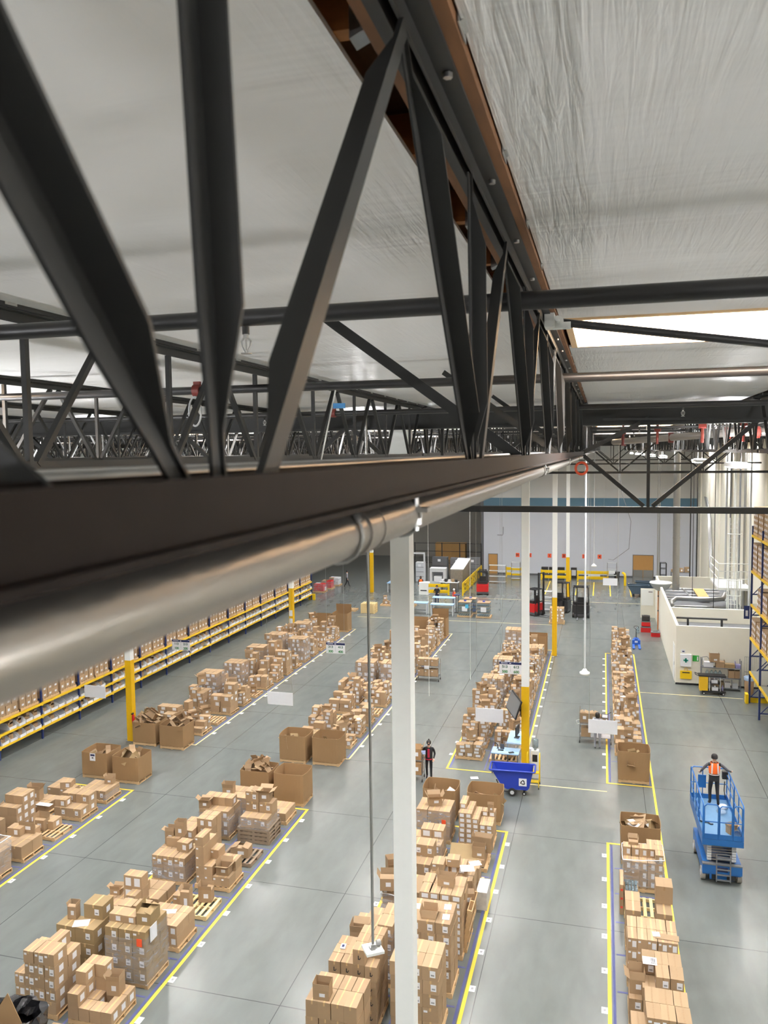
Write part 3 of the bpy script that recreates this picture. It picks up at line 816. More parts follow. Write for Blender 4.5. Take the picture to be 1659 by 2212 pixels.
def film_shell(x, y, z0, z1, w, d, label, seed=0, open_top=True, ring=False):
    rr = random.Random(seed); n = 32; b = MB(); vs = []; fs = []
    lv = [z0 + (z1 - z0) * i / 6 for i in range(7)]
    for li, z in enumerate(lv):
        for i in range(n):
            t = i / n * 4; s = int(t); u = t - s
            cx, cy = [(-1 + 2*u, -1), (1, -1 + 2*u), (1 - 2*u, 1), (-1, 1 - 2*u)][s]
            off = .012 + .014 * rr.random()
            zz = z
            if li == 6: zz += -.07 + .06 * math.sin(2 * PI * i / n + seed) + rr.uniform(-.015, .015)
            vs.append((cx * (w/2 + off), cy * (d/2 + off), zz))
    for l in range(6):
        for i in range(n): fs.append((l*n+i, l*n+(i+1)%n, (l+1)*n+(i+1)%n, (l+1)*n+i))
    b.add(vs, fs, 0, True)
    if ring: b.path([Vector(v) for v in vs[6*n:]], .014, 1, 6, closed=True)
    o = b.build('stretch_wrap', [FILM, PAPER], None, (x, y, 0)); tag(o, label, 'stretch wrap', 'stretch wrapped stacks'); return o

def stack(x, y, grid, h, label, group, style='f', fp=(1.14, 1.0), z0=.136, jit=.012, top_only=False, dense=True, hole=None):
    """grid rows run from the back to the front, digits give the layers of each column"""
    rows = grid.split('/'); ny = len(rows); nx = max(len(r) for r in rows)
    w = fp[0] / nx; d = fp[1] / ny
    H = [[int(c) if c != '.' else 0 for c in r.ljust(nx, '0')] for r in rows]
    for j in range(ny):
        for i in range(nx):
            for l in range(H[j][i]):
                front = (j == ny - 1) or H[j+1][i] <= l
                right = (i == nx - 1) or H[j][i+1] <= l
                left = (i == 0) or H[j][i-1] <= l
                top = l == H[j][i] - 1
                if not (front or top or (right and x < 0) or (left and x > 0)): continue
                cx = x - fp[0]/2 + w * (i + .5) + R.uniform(-jit, jit) * (.3 + l * .3)
                cy = y + fp[1]/2 - d * (j + .5) + R.uniform(-jit, jit) * .5
                st = style
                if R.random() < .12 and 'k' not in style: st = style.replace('f', 'm')
                carton(cx, cy, z0 + l * h, w - .008, d - .008, h - .004, label, group, st, R.uniform(-.02, .02))
    return max(max(r) for r in H) * h + z0
# ------------------------------------------------------------------ near rows, pallet by pallet
PX_ = {'AR': -19.12, 'AL': -20.62, 'BR': -11.62, 'BL': -13.12, 'CR': -4.10, 'CL': -5.58, 'D': 1.28}
def place(side, k): return PX_[side], SLOT[k]
def near_pallet(side, k, what, grid=None, h=.3, style='f', fp=(1.14, 1.0), npal=1, key='std', material=None, dx=0, dy=0, jit=.012, rz=0):
    """one pallet in a near row; what names its load so that its label singles it out"""
    x, y = place(side, k); x += dx; y += dy
    row = {'A': 'leftmost near row', 'B': 'second near row', 'C': 'third near row', 'D': 'narrow near row'}[side[0]]
    sd = {'R': 'right ', 'L': 'left '}.get(side[1:2], '')
    lab = f'{what}, {ORD[k]} {sd}spot, {row}'
    for i in range(npal):
        pl = f'wooden pallet under {lab}' if npal == 1 else f'{["lowest","second","third","top"][i]} pallet of the pile under {what}'
        pallet(x + (R.uniform(-.02, .02) if npal > 1 else 0), y, .136 * i, pl, 'pallets in the near rows', rz, key, material)
    top = .136 * npal
    if grid:
        top = stack(x, y, grid, h, f'brown carton of {lab}', f'cartons: {what}, {side} {k + 1}'.replace(' ' + side, ''), style, fp, .136 * npal, jit)
    return x, y, top

# --- leftmost row
x, y, t = near_pallet('AR', 0, 'low long cartons with torn wrap', '11/11', .36, 'fm', (1.12, .96))
open_carton(x + .25, y + .30, t, .34, .26, .22, 'small open carton above torn wrap beside the left bulk bins', None, .1, (80, 100, -200, 70))
film_shell(x + .52, y - .05, .12, .42, .05, .9, 'torn stretch wrap hanging at the front corner of the leftmost row', 3)
x, y, t = near_pallet('AL', 0, 'few low mixed cartons', '10/11', .30, 'm')
carton(x + .2, y - .3, t, .42, .34, .24, 'carton lying on low mixed cartons at the far left end', None, 'f', .3)
x, y, t = near_pallet('AR', 1, 'two high brown cartons with front labels', '22/11', .33, 'fs')
carton(x - .32, y - .28, .136 + .33, .44, .36, .27, 'carton with two white labels on top of two high cartons', None, 'fs', .05)
x, y, t = near_pallet('AL', 1, 'loose cartons under a tall open carton', '11/11', .30, 'm', (1.0, .9))
open_carton(x - .22, y - .05, t, .46, .34, .42, 'tall open carton with raised flap in the leftmost row', None, .2, (88, 80, 60, 85))
tag(MB().box(-.3, .3, -.12, .12, 0, .012).build('cardboard_sheet', PAPER, None, (x + .42, y - .38, t)), 'white sheet lying on loose cartons in the leftmost row', 'sheet')
x, y, t = near_pallet('AR', 2, 'small cartons on a slatted pallet', '110/000', .30, 'fs', (1.1, 1.0), material=WOOD)
open_carton(x - .28, y - .02, .136, .42, .36, .40, 'open carton standing on the slatted pallet in the leftmost row', None, .05, (80, 175, -200, 90))
carton(x - .34, y - .42, .136, .40, .32, .26, 'single carton at the front edge of the slatted pallet', None, 'm', .06)
x, y, t = near_pallet('AL', 2, 'tall white labelled cartons four high', '044/044/033', .30, 's', (1.16, 1.0))
open_carton(x - .40, y + .30, .136, .44, .30, .50, 'tall open carton behind the white labelled stack at far left', None, .3, (85, 80, 70, 75))
x, y, t = near_pallet('AR', 3, 'long plain cartons in one layer', '11/11', .42, 'm', (1.1, 1.04))
carton(x - .28, y + .30, t, .50, .40, .26, 'carton lying on the long plain cartons', None, 'f', .04)
open_carton(x + .02, y + .42, t, .6, .06, .34, 'cardboard flap with green sticker standing among long plain cartons', None, .05, (90, 90, 90, 90))
x, y, t = near_pallet('AL', 3, 'long plain cartons two high', '22/21', .40, 'm', (1.1, 1.04))
x, y, t = near_pallet('AL', 4, 'dark marked cartons in two layers', '22/11', .33, 'ks')
open_carton(x - .15, y + .30, t, .42, .34, .52, 'tall open carton with white labels at the left edge of the photo', None, .1, (86, 95, 80, 88))
x, y, t = near_pallet('AR', 4, 'white labelled block in torn wrap', '3333/3333/4434', .24, 'b', (1.14, 1.02))
film_shell(x, y, .14, t + .10, 1.14, 1.02, 'torn stretch wrap around the white labelled block at the left edge', 5, ring=True)
open_carton(x + .1, y - .05, t - .2, .40, .30, .28, 'open carton inside torn wrap at the left edge', None, .3, (60, 140, 70, 75))

# --- row left of the white column
x, y, t = near_pallet('BR', 0, 'single layer of low cartons', '111/111', .30, 'm', (1.12, 1.0))
x, y, t = near_pallet('BL', 0, 'wrapped two high block', '222/222', .36, 'f', (1.16, 1.0))
film_shell(x, y, .14, t, 1.16, 1.0, 'stretch wrap around the block in front of the heaped bulk bin', 6)
open_carton(x - .30, y - .22, t, .40, .32, .26, 'open carton with white flaps on the wrapped block', None, .12, (88, 85, 82, 80), material=None)
x, y, t = near_pallet('BR', 1, 'big cartons on piled old pallets', '32/11', .36, 'fm', (1.0, .96), npal=4, key='old', material=WOODOLD)
open_carton(x + .12, y + .26, .136 * 4 + .36 * 2, .46, .40, .34, 'open carton with wide flaps on the pile of old pallets', None, .1, (30, 40, 25, 20))
film_shell(x, y, .50, .92, 1.06, 1.0, 'torn stretch wrap draped on the pile of old pallets', 8)
x, y, t = near_pallet('BL', 1, 'wrapped three high block with labels', '333/333', .30, 'f', (1.12, 1.02))
film_shell(x, y, .14, t - .05, 1.12, 1.02, 'stretch wrap around the three high block with row of cartons on top', 9)
for i in range(4): carton(x - .42 + .27 * i, y + .1, t, .26, .42, .30, 'carton in the row standing on the wrapped three high block', 'row on the wrapped three high block', 's', .02)
open_carton(x - .42, y - .32, t, .36, .28, .28, 'open carton with spread flaps at the left edge of the three high block', None, .15, (20, 30, 35, 40))
x, y, t = near_pallet('BR', 2, 'grey weathered pallet', None, key='old', material=WOODOLD)
open_carton(x + .05, y - .02, .136, .62, .40, .32, 'open carton with red tape roll alone on the grey weathered pallet', None, .08, (-200, 170, 165, 165))
x, y, t = near_pallet('BL', 2, 'small cartons stacked four high', '3344/3344/3323', .29, 'f', (1.14, 1.0))
x, y, t = near_pallet('BR', 3, 'corner tower of cartons five high', '4322/5211', .30, 'm', (1.14, .92))
open_carton(x + .28, y - .18, .136 + .30, .40, .36, .28, 'open carton with white label beside the corner tower', None, .05, (60, 20, 40, 85))
x, y, t = near_pallet('BL', 3, 'wrapped wide cartons three across', '222/222', .38, 'fm', (1.14, 1.0))
film_shell(x, y, .14, t - .08, 1.14, 1.0, 'stretch wrap around the wide cartons beside the corner tower', 10)
carton(x - .2, y + .3, t, .44, .34, .28, 'carton at the back on top of the wrapped wide cartons', None, 's', .05)
open_carton(x - .38, y + .36, t, .30, .26, .44, 'narrow tall open carton on the wrapped wide cartons', None, .1, (85, 95, 70, 20))
open_carton(x - .05, y + .42, t + .28, .30, .28, .36, 'second tall open carton behind the narrow one on wide cartons', None, .1, (88, 88, 85, 86))
carton(x + .30, y + .05, t, .40, .32, .30, 'carton with two labels at the right on wrapped wide cartons', None, 'fs', -.1)
x, y, t = near_pallet('BR', 4, 'nearly empty blond slatted pallet', None, key='new', material=WOODNEW)
open_carton(x + .20, y + .30, .136, .40, .30, .38, 'open upright carton at the back of the blond pallet', None, .2, (88, 80, 170, 85))
carton(x - .42, y - .02, .136, .36, .52, .36, 'carton with hanging paper at the left of the blond pallet', None, 'm', .06)
open_carton(x - .10, y - .34, .136, .28, .26, .62, 'tall narrow opened carton in front of the blond pallet', None, .1, (88, 175, 85, 60))
x, y, t = near_pallet('BL', 4, 'flat large cartons in one layer', '11/21', .30, 'm', (1.12, 1.0))
x, y, t = near_pallet('BR', 5, 'neat two high cartons with dark marks', '222/222/222', .30, 'kf', (1.1, 1.0))
tag(MB().box(-.22, .22, -.10, .10, 0, .006).build('paper_sheet', PAPER, None, (x - .05, y + .1, t), .3), 'white paper sheet on the neat two high cartons', 'paper')
x, y, t = near_pallet('BL', 5, 'wide block with raised corner', '2244/2223/2222', .36, 'kb', (1.18, 1.06))
open_carton(x - .40, y + .42, .136 + .72, .30, .24, .16, 'tiny open carton on the back of the wide block', None, .1, (40, 80, 30, 40))
x, y, t = near_pallet('BR', 6, 'tall olive block in clear wrap', '444/444/444', .345, 'fo', (1.16, 1.04))
film_shell(x, y, .12, t - .10, 1.16, 1.04, 'clear stretch wrap around the tall olive block with orange sticker', 11)
for i, (dx, dy) in enumerate([(-.42, .30), (-.02, .36), (-.42, -.10), (-.04, -.10)]):
    carton(x + dx, y + dy, t, .38, .36, .20, 'flat olive carton on the tall wrapped block', 'flat cartons on the tall wrapped block', 'fo', .02)
open_carton(x + .36, y + .0, t, .40, .50, .30, 'olive opened carton leaning on the tall wrapped block', None, .05, (150, 170, 160, 88), material=CARDO)
tag(MB().box(-.075, .075, -.004, .004, -.1, .1).build('hazard_label', ORANGE, None, (x + .42, y - .55, t - .28)), 'orange label on the tall olive wrapped block', 'label')
tag(MB().box(-.004, .004, -.16, .16, -.2, .2).build('packing_list', PAPER, None, (x + .62, y - .2, t - .16)), 'white packing list on the side of the tall olive block', 'paper')
x, y, t = near_pallet('BL', 6, 'large olive cartons three high', '23/33', .40, 'fso', (1.14, 1.0))
carton(x + .25, y + .2, .136 + 1.2, .56, .50, .38, 'big olive carton on top of the large olive stack', None, 'fso', .02)
open_carton(x - .30, y - .1, .136 + 1.2, .24, .22, .34, 'small open carton with white paper on the large olive stack', None, .1, (88, 160, 80, 75))
tag(MB().box(-.2, .2, -.15, .15, 0, .006).build('paper_sheet', PAPER, None, (x + .06, y - .30, .136 + 1.2), .4), 'white papers on the large olive cartons', 'paper')
x, y, t = near_pallet('BR', 7, 'hollow ring of labelled cartons', '3311/3101/2111', .32, 's', (1.18, 1.04))
open_carton(x + .25, y + .20, .136 + .32, .34, .30, .36, 'open carton on the hollow ring of labelled cartons', None, .1, (85, 80, 88, 60))
x, y, t = near_pallet('BL', 7, 'five high brown cartons at lower left', '4454/3555', .30, 'fms', (1.14, 1.0))
x, y, t = near_pallet('BR', 8, 'cartons cut by the bottom edge', '11/11', .30, 'm')
# black bin liner and cardboard peak at the lower left corner
t = thing('trash_bin', 'black bin liner bag in a container at the lower left corner', 'trash bag', (-12.50, 14.25, 0))
b = MB(); n = 26; vs = []; fs = []
for k2, (r, z) in enumerate([(.42, 0), (.48, .5), (.52, .9), (.56, 1.12), (.55, 1.24), (.46, 1.22), (.40, 1.05), (.34, .9)]):
    for i in range(n):
        q = r * (1 + (R.uniform(-.10, .10) if k2 > 1 else 0)); vs.append((q * 1.25 * math.cos(2*PI*i/n), q * math.sin(2*PI*i/n), z + (R.uniform(-.06, .06) if k2 > 2 else 0)))
for k2 in range(7):
    for i in range(n): fs.append((k2*n+i, k2*n+(i+1)%n, (k2+1)*n+(i+1)%n, (k2+1)*n+i))
b.add(vs, fs, 0, False); b.build('liner', BLACKBAG, t)
tag(MB().add([(-.50, -.05, .75), (.45, -.05, .70), (-.06, .05, 1.42), (-.50, -.04, .75), (.45, -.04, .70), (-.06, .06, 1.42)], [(0, 1, 2), (5, 4, 3), (0, 3, 4, 1), (1, 4, 5, 2), (2, 5, 3, 0)]).build('cardboard_sheet', BIN, None, (-12.45, 14.0, .36)), 'pointed brown cardboard sheet before the black bag at lower left', 'cardboard')

# --- row behind the white column
x, y, t = near_pallet('CR', 0, 'stepped small white labelled cartons', '76555/76544/66544', .175, 'b', (1.16, 1.02))
open_carton(x + .42, y + .25, .136 + .175 * 5, .20, .18, .20, 'tiny open carton with green sticker on the stepped stack', None, .1, (80, 85, 88, 80))
x, y, t = near_pallet('CL', 0, 'wrapped block with orange label', '333/333', .34, 'm', (1.16, 1.0))
film_shell(x, y, .14, t + .02, 1.16, 1.0, 'stretch wrap around the block with orange label behind the column', 12)
open_carton(x - .05, y + .05, t, .46, .36, .26, 'open carton with raised flaps on the wrapped block behind the column', None, .35, (50, 40, 60, 60))
tag(MB().box(-.07, .07, -.004, .004, -.09, .09).build('hazard_label', ORANGE, None, (x + .38, y - .53, t - .38)), 'orange label on the wrapped block behind the column', 'label')
x, y, t = near_pallet('CR', 1, 'large tan carton lid with opened cartons', '11/11', .24, '', (1.0, .9))
tag(MB().box(-.45, .45, -.5, .5, 0, .03, X=xf(0, 0, 0, .12, 0, .05)).build('cardboard_sheet', CARDO, None, (x - .22, y - .05, t)), 'large tan cardboard sheet on a pallet behind the column', 'cardboard')
open_carton(x + .36, y + .22, t, .62, .34, .34, 'opened wide carton behind the tan sheet', None, -.08, (60, 88, 80, 85))
open_carton(x + .30, y - .22, t, .40, .30, .24, 'small opened carton on the tan sheet', None, .05, (85, 88, 85, 88))
x, y, t = near_pallet('CL', 1, 'white topped small cartons', '233/122', .28, 'b', (1.14, 1.0))
film_shell(x + .5, y - .1, .14, .9, .1, .8, 'loose stretch wrap beside the white topped cartons', 13)
x, y, t = near_pallet('CR', 2, 'two pinkish cartons with paper on top', '000/022', .40, 'm', (1.16, 1.0), dy=.0)
tag(MB().box(-.17, .17, -.14, .14, 0, .006).build('paper_sheet', PAPER, None, (x + .42, y - .22, t), .5), 'white papers on the pinkish cartons', 'paper')
tag(MB().box(-.16, .16, -.40, .40, 0, .55).build('wrapped_crate', mat('pale wrapped goods', (216, 212, 204), .3, noise=.25, scale=9), None, (x + .74, y - .72, .0)), 'pale wrapped crate beside the yellow line', 'crate')
x, y, t = near_pallet('CL', 2, 'clean orange brown cartons', '233/222', .36, 'f', (1.12, 1.0))
x, y, t = near_pallet('CR', 3, 'tall wall of white labelled small cartons', '66665/65555', .225, 'b', (1.18, 1.0))
carton(x - .40, y - .2, t - .02, .34, .44, .24, 'carton at the left top of the white labelled wall', None, 'm', .03)
carton(x - .02, y + .1, t, .36, .34, .22, 'dark carton on the white labelled wall', None, 'm', .06)
tag(MB().box(-.2, .2, -.18, .18, 0, .008).build('paper_sheet', PAPER, None, (x + .40, y - .05, .136 + .225 * 5 + .23), .3), 'white papers on the right end of the white labelled wall', 'paper')
film_shell(x - .36, y, .5, 1.0, .48, 1.02, 'stretch wrap on the left end of the white labelled wall', 14)
x, y, t = near_pallet('CL', 3, 'half wrapped cartons left of the column', '22/22', .34, 'f', (1.1, 1.0))
film_shell(x, y, .14, t - .1, 1.14, 1.04, 'slack stretch wrap left of the white column', 15, ring=True)
open_carton(x - .42, y + .3, t, .40, .34, .40, 'open carton peeking left of the white column', None, .5, (70, 30, 60, 88))
open_carton(x - .40, y - .45, .136 + .68, .42, .34, .36, 'open carton with paper below the slack wrap', None, .2, (80, 150, 75, 60))
x, y, t = near_pallet('CR', 4, 'tall wall nine cartons high', '9999/9999', .182, 'b', (1.16, 1.02))
open_carton(x + .08, y - .02, t, .44, .24, .20, 'open carton of white packs on the nine high wall', None, -.06, (80, 100, 60, 80))
open_carton(x + .52, y + .64, .95, .40, .36, .36, 'brown open carton behind the nine high wall', None, .3, (85, 150, 85, 85))
for i in range(1):
    p = pallet(x + .74 + .05 * i, y + .1, .03, f'{["first", "second", "third"][i]} upright pallet leaning on the nine high wall', 'upright pallets', 0)
    p.rotation_euler = (0, math.radians(-83), 0); p.location = (x + .73, y + .35, .60)
x, y, t = near_pallet('CL', 4, 'wrapped bundles left of the column foot', '12/22', .36, 'f', (1.1, 1.0))
film_shell(x, y, .14, t - .2, 1.12, 1.02, 'stretch wrap on bundles left of the column foot', 16)
x, y, t = near_pallet('CR', 5, 'big cartons six high beside the column', '666/666', .295, 'f', (1.14, 1.0))
open_carton(x - .02, y - .2, t - .27, .36, .40, .30, 'open carton with papers on the six high stack', None, .05, (85, 100, 70, 75))
for i, (dx, dy) in enumerate([(-.42, .1), (.36, .25), (.40, -.2)]):
    tag(MB().box(-.09, .09, -.12, .12, 0, .005).build('paper_sheet', PAPER, None, (x + dx, y + dy, t + .001), .1), 'white paper sheet on the six high stack', 'paper', 'papers on the six high stack')
x, y, t = near_pallet('CL', 5, 'labelled cartons beside the hanging antenna', '334/224', .38, 'fm', (1.16, 1.04))
open_carton(x - .38, y - .22, .136 + .76, .42, .40, .40, 'big open carton left of the hanging antenna', None, .08, (40, 80, 60, 88))
film_shell(x + .35, y, .3, t - .1, .45, 1.06, 'stretch wrap at the right of the antenna cartons', 17)
x, y, t = near_pallet('CR', 6, 'cartons cut off right of the column', '555/555', .33, 'f', (1.14, 1.0))
x, y, t = near_pallet('CL', 6, 'tall cartons with dark arrows', '4455/4455/4454', .36, 'k', (1.18, 1.04))
tag(MB().box(-.06, .06, -.09, .09, 0, .03).box(-.03, .03, -.05, .05, .03, .031, 1).build('white_device', [PAPER, NAVYC], None, (x - .40, y + .05, .136 + .36 * 4), .1), 'small white device on the tall cartons with dark arrows', 'device')
x, y, t = near_pallet('CL', 7, 'long tan cartons at the bottom edge', '4444/4444', .38, '', (1.18, 1.0))
open_carton(x - .25, y - .3, t, .36, .30, .22, 'dark open carton at the bottom edge left of the column', None, .05, (85, 88, 85, 88))

# --- narrow row by the lift
x, y, t = near_pallet('D', 1, 'wrapped ring of cartons with hollow top', '34344/44444/33334', .275, 'f', (1.16, 1.02), dy=-.02)
film_shell(x, y, .20, t - .12, 1.18, 1.04, 'white rimmed stretch wrap around the hollow topped cartons', 18, ring=True)
open_carton(x - .28, y + .15, t - .275, .28, .30, .36, 'open carton in the middle of the hollow topped stack', None, .02, (60, 170, 80, 80))
x, y, t = near_pallet('D', 2, 'pallet of pale boards with glass trays', None, key='new', material=WOODNEW)
for i in range(3):
    carton(x - .38, y + .30 - .34 * i, .136, .40, .32, .42, 'carton under the clear glass trays', 'cartons under the glass trays', 'fm', .02)
    g = thing('glassware_tray', f'{["farthest", "middle", "nearest"][i]} tray of clear glassware on the pale pallet', 'glassware', (x - .38, y + .30 - .34 * i, .56))
    MB().box(-.19, .19, -.15, .15, 0, .02).build('tray', CARDIN, g)
    for a in range(4):
        for c in range(3): MB().lathe([(.03, 0), (.04, .02), (.042, .10), (.03, .10)], (-.135 + .09 * a, -.09 + .09 * c, .02), n=8).build('glass', GLASSY, g)
up = carton(x - .66, y + .1, 0.0, .10, .9, .9, 'thin upright carton with red stickers beside the glass trays', None, '', 0, now=True)
for i in range(3): MB().box(-.03, .03, -.003, .003, -.03, .03).build('round_sticker', REDINK, up, (0, -.455, .75 - .26 * i))
x, y, t = near_pallet('D', 3, 'large printed cartons in three columns', None)
for i, (dx, dy, l) in enumerate([(-.40, .25, 0), (-.40, .25, 1), (.40, .25, 0), (.40, .25, 1), (-.40, -.25, 0), (-.40, -.25, 1), (0, -.25, 0), (.40, -.25, 0), (.40, -.25, 1)]):
    c = carton(x + dx, y + dy, .136 + .5 * l, .392, .492, .496, 'large printed carton in the three columns of the narrow row', 'large printed cartons', 'p' if dx == 0 else '', 0, now=True)
    if dx and dy < 0: text_mesh('TYLT', .13, INK, 'lettering', c, (0, -.248, .30))
t = .136 + 1.0
carton(x + .42, y + .28, t, .44, .50, .48, 'topmost large printed carton at the right of three columns', None, 'p', 0)
x, y, t = near_pallet('D', 4, 'flat topped cartons five across', '44444/44444', .29, 'mf', (1.20, 1.02))
tag(MB().box(-.28, .28, -.12, .12, 0, .012).build('cardboard_sheet', CARD, None, (x + .36, y - .28, t), -.05), 'long cardboard strip on the flat topped cartons', 'cardboard')
tag(MB().box(-.09, .09, -.10, .10, 0, .006).build('paper_sheet', PAPER, None, (x + .10, y - .22, t + .013), .1), 'white paper on the flat topped cartons', 'paper')
x, y, t = near_pallet('D', 5, 'plain cartons with a printed label on top', '0444/2344', .31, 'fp', (1.20, 1.02))
open_carton(x - .42, y - .12, .136 + .62, .34, .40, .34, 'open carton beside the printed label carton', None, .05, (80, 100, 85, 40))
t2 = thing('printed_label', 'large white label with barcode bars on a carton top', 'label', (x - .12, y + .05, .136 + 1.25))
MB().box(-.16, .16, -.15, .15, 0, .004).build('paper', PAPER, t2)
for i in range(5): MB().box(.03 + .02 * i, .042 + .02 * i, -.11, .11, .004, .006).build('bar', INK, t2)
x, y, t = near_pallet('D', 6, 'flush topped cartons at the bottom edge', '0444/1444', .33, 'fmp', (1.22, 1.04))
carton(x - .45, y - .1, .136 + .33, .30, .5, .62, 'narrow tall carton at the bottom edge of the narrow row', None, 'fp', .02)
# ------------------------------------------------------------------ bulk bins on pallets
BINM = {}
def bulk_bin(x, y, label, h=1.0, w=1.22, d=1.05, rz=0, fill=0, bulge=.03, flat=False, lid=False, z=.136, seed=0, signed=False):
    pallet(x, y, 0, 'wooden pallet under the ' + label, 'pallets under the bulk bins', rz)
    n = 40; key = (h, w, d, bulge)
    if key not in BINM:
        b = MB(); vs = []
        def ring(off, zz, bl):
            out = []
            for i in range(n):
                t = i / n * 4; s = int(t); u = t - s; q = bl * math.sin(PI * u)
                cx, cy = [(-1 + 2*u, -1), (1, -1 + 2*u), (1 - 2*u, 1), (-1, 1 - 2*u)][s]
                px, py = cx * (w/2 - off), cy * (d/2 - off)
                if s in (0, 2): py += (q if cy > 0 else -q)
                else: px += (q if cx > 0 else -q)
                # knock the corners off a little
                k = min(u, 1 - u)
                if k < .08: px *= .985; py *= .985
                out.append((px, py, zz))
            return out
        R5 = [ring(0, 0, 0), ring(0, h * .5, bulge * .6), ring(0, h, bulge), ring(.014, h, bulge), ring(.014, h * .5, bulge * .6), ring(.014, .02, 0)]
        for r in R5: vs += r
        fs = [(k*n+i, k*n+(i+1)%n, (k+1)*n+(i+1)%n, (k+1)*n+i) for k in range(5) for i in range(n)]
        fs.append(tuple(5*n + i for i in range(n)))
        b.add(vs, fs, 0, False); BINM[key] = b.mesh('bulk_bin', BIN)
    o = obj('bulk_bin', BINM[key], None, (x, y, z), rz); tag(o, label, 'bulk bin')
    if lid:
        f = MB().box(-w/2, w/2, 0, .55, 0, .008).build('lid_flap', BIN, o); f.location = (0, d/2, h); f.rotation_euler = (math.radians(95), 0, 0)
    if signed:
        p = MB().box(-.13, .13, -.006, 0, -.16, .16).box(-.10, .10, -.008, -.006, .04, .12, 1).box(-.04, .04, -.008, -.006, -.06, -.01, 2).build('notice', [PAPER, NAVYC, INK], o); p.location = (-.05, -d/2 - .03, h - .18)
    rr = random.Random(seed)
    short = ' '.join(label.split()[:10])
    for i in range(fill):
        a, b_, c = rr.uniform(.26, .48), rr.uniform(.22, .38), rr.uniform(.16, .34)
        lv = h * (.55 if fill < 7 else .78) + (i // 5) * .16
        px, py = x + rr.uniform(-1, 1) * (w * .5 - .30), y + rr.uniform(-1, 1) * (d * .5 - .27)
        if rr.random() < .62:
            open_carton(round(px, 2), round(py, 2), z + lv - .12, round(a, 1), round(b_, 1), round(c, 1), 'open carton tossed in the ' + short, 'discarded cartons in the ' + short, rr.uniform(0, 6), (rr.uniform(-60, 100), rr.uniform(20, 160), rr.uniform(-60, 100), rr.uniform(0, 90)), rx=rr.uniform(-.9, .9), ry=rr.uniform(-.9, .9), name='discarded_carton', material=CARD if rr.random() < .6 else CARDO)
        else:
            q = MB().box(-a * .6, a * .6, -b_ * .7, b_ * .7, 0, .012).box(-a * .55, -a*.05, -b_ * .6, b_ * .5, .012, .014, 1 if rr.random() < .45 else 0).build('flattened_carton', [CARD, PAPER], None, (px, py, z + lv + .05))
            q.rotation_euler = (rr.uniform(-.8, .8), rr.uniform(-.8, .8), rr.uniform(0, 6)); tag(q, 'flattened cardboard piece in the ' + short, 'cardboard', 'cardboard pieces in the ' + short)
    return o
bulk_bin(-20.48, 29.05, 'bulk bin with a white notice beside the leftmost row', .98, fill=6, seed=1, signed=True)
bulk_bin(-18.92, 28.90, 'bulk bin right of the one with a notice', .98, fill=7, seed=2)
bulk_bin(-13.05, 28.70, 'bulk bin heaped with scrap cardboard in the second row', 1.02, fill=13, seed=3)
bulk_bin(-11.56, 28.52, 'large empty bulk bin in the second row', 1.12, bulge=.05, fill=1, seed=4)
bulk_bin(-5.72, 28.72, 'wide open bulk bin behind the column, left one', 1.02, bulge=.045, fill=3, seed=5)
bulk_bin(-4.08, 28.78, 'wide open bulk bin behind the column, right one', 1.0, bulge=.05, fill=6, seed=6)
bulk_bin(1.27, 27.02, 'bulk bin of opened cartons before the blue lift', 1.18, bulge=.03, fill=9, seed=7)
bulk_bin(-20.55, 32.95, 'overflowing bulk bin beside the yellow column', .95, fill=16, seed=8)
bulk_bin(-19.05, 32.80, 'overflowing bulk bin at the corner of the far left row', .98, fill=15, seed=9)
bulk_bin(-13.02, 32.60, 'low filled bulk bin at left of the middle far row', 1.08, bulge=.05, fill=5, seed=10)
bulk_bin(-11.50, 32.62, 'low filled bulk bin at right of the middle far row', 1.08, bulge=.05, fill=3, seed=11)
bulk_bin(1.30, 33.75, 'scrap filled bulk bin ending the far narrow row', 1.18, bulge=.04, fill=6, seed=12)
bulk_bin(-20.6, 57.4, 'far left bulk bin behind the stacks', 1.1, fill=2, seed=13)
bulk_bin(-19.1, 57.6, 'far bulk bin with its lid flap standing up', 1.3, fill=1, seed=14, lid=True)
bulk_bin(-13.0, 57.6, 'far bulk bin partly behind the white column', 1.1, fill=0, seed=15)
bulk_bin(-11.5, 57.3, 'far bulk bin with a folded lid at the middle row end', 1.3, fill=0, seed=16, lid=True)
bulk_bin(-4.1, 53.6, 'far brown bulk bin beside the yellow column', 1.2, fill=0, seed=17)

# ------------------------------------------------------------------ far rows: the largest cartons as single objects, the rest as one body of stock
STOCK = MB(); STOCKL = MB()
FARC = 0
def far_box(x, y, z, w, d, h, rr, style, oc):
    M = xf(x, y, 0, rz=rr.uniform(-.05, .05)); x = y = 0
    STOCK.box(x - w/2 + .008, x + w/2 - .008, y - d/2 + .008, y + d/2 - .008, z, z + h - .006, 0, M)
    STOCK.box(x - .02, x + .02, y - d/2 + .008, y + d/2 - .008, z + h - .006, z + h - .003, 2, M)
    if rr.random() < style:
        lw, lh = min(.2, w * .52), min(.18, h * .68)
        dx = rr.uniform(-.08, .12)
        STOCK.box(x + dx - lw/2, x + dx + lw/2, y - d/2 + .003, y - d/2 + .007, z + h*.5 - lh/2, z + h*.5 + lh/2, 1, M)
    if rr.random() < style * .5:
        STOCK.box(x + w/2 - .007, x + w/2 - .003, y - .08, y + .08, z + h*.3, z + h*.75, 1, M)
    if rr.random() < .05: STOCK.box(-.12, .12, -.09, .09, z + h, z + h + .012, 1, M @ xf(rz=rr.uniform(0, 3)))
FARPAL = []
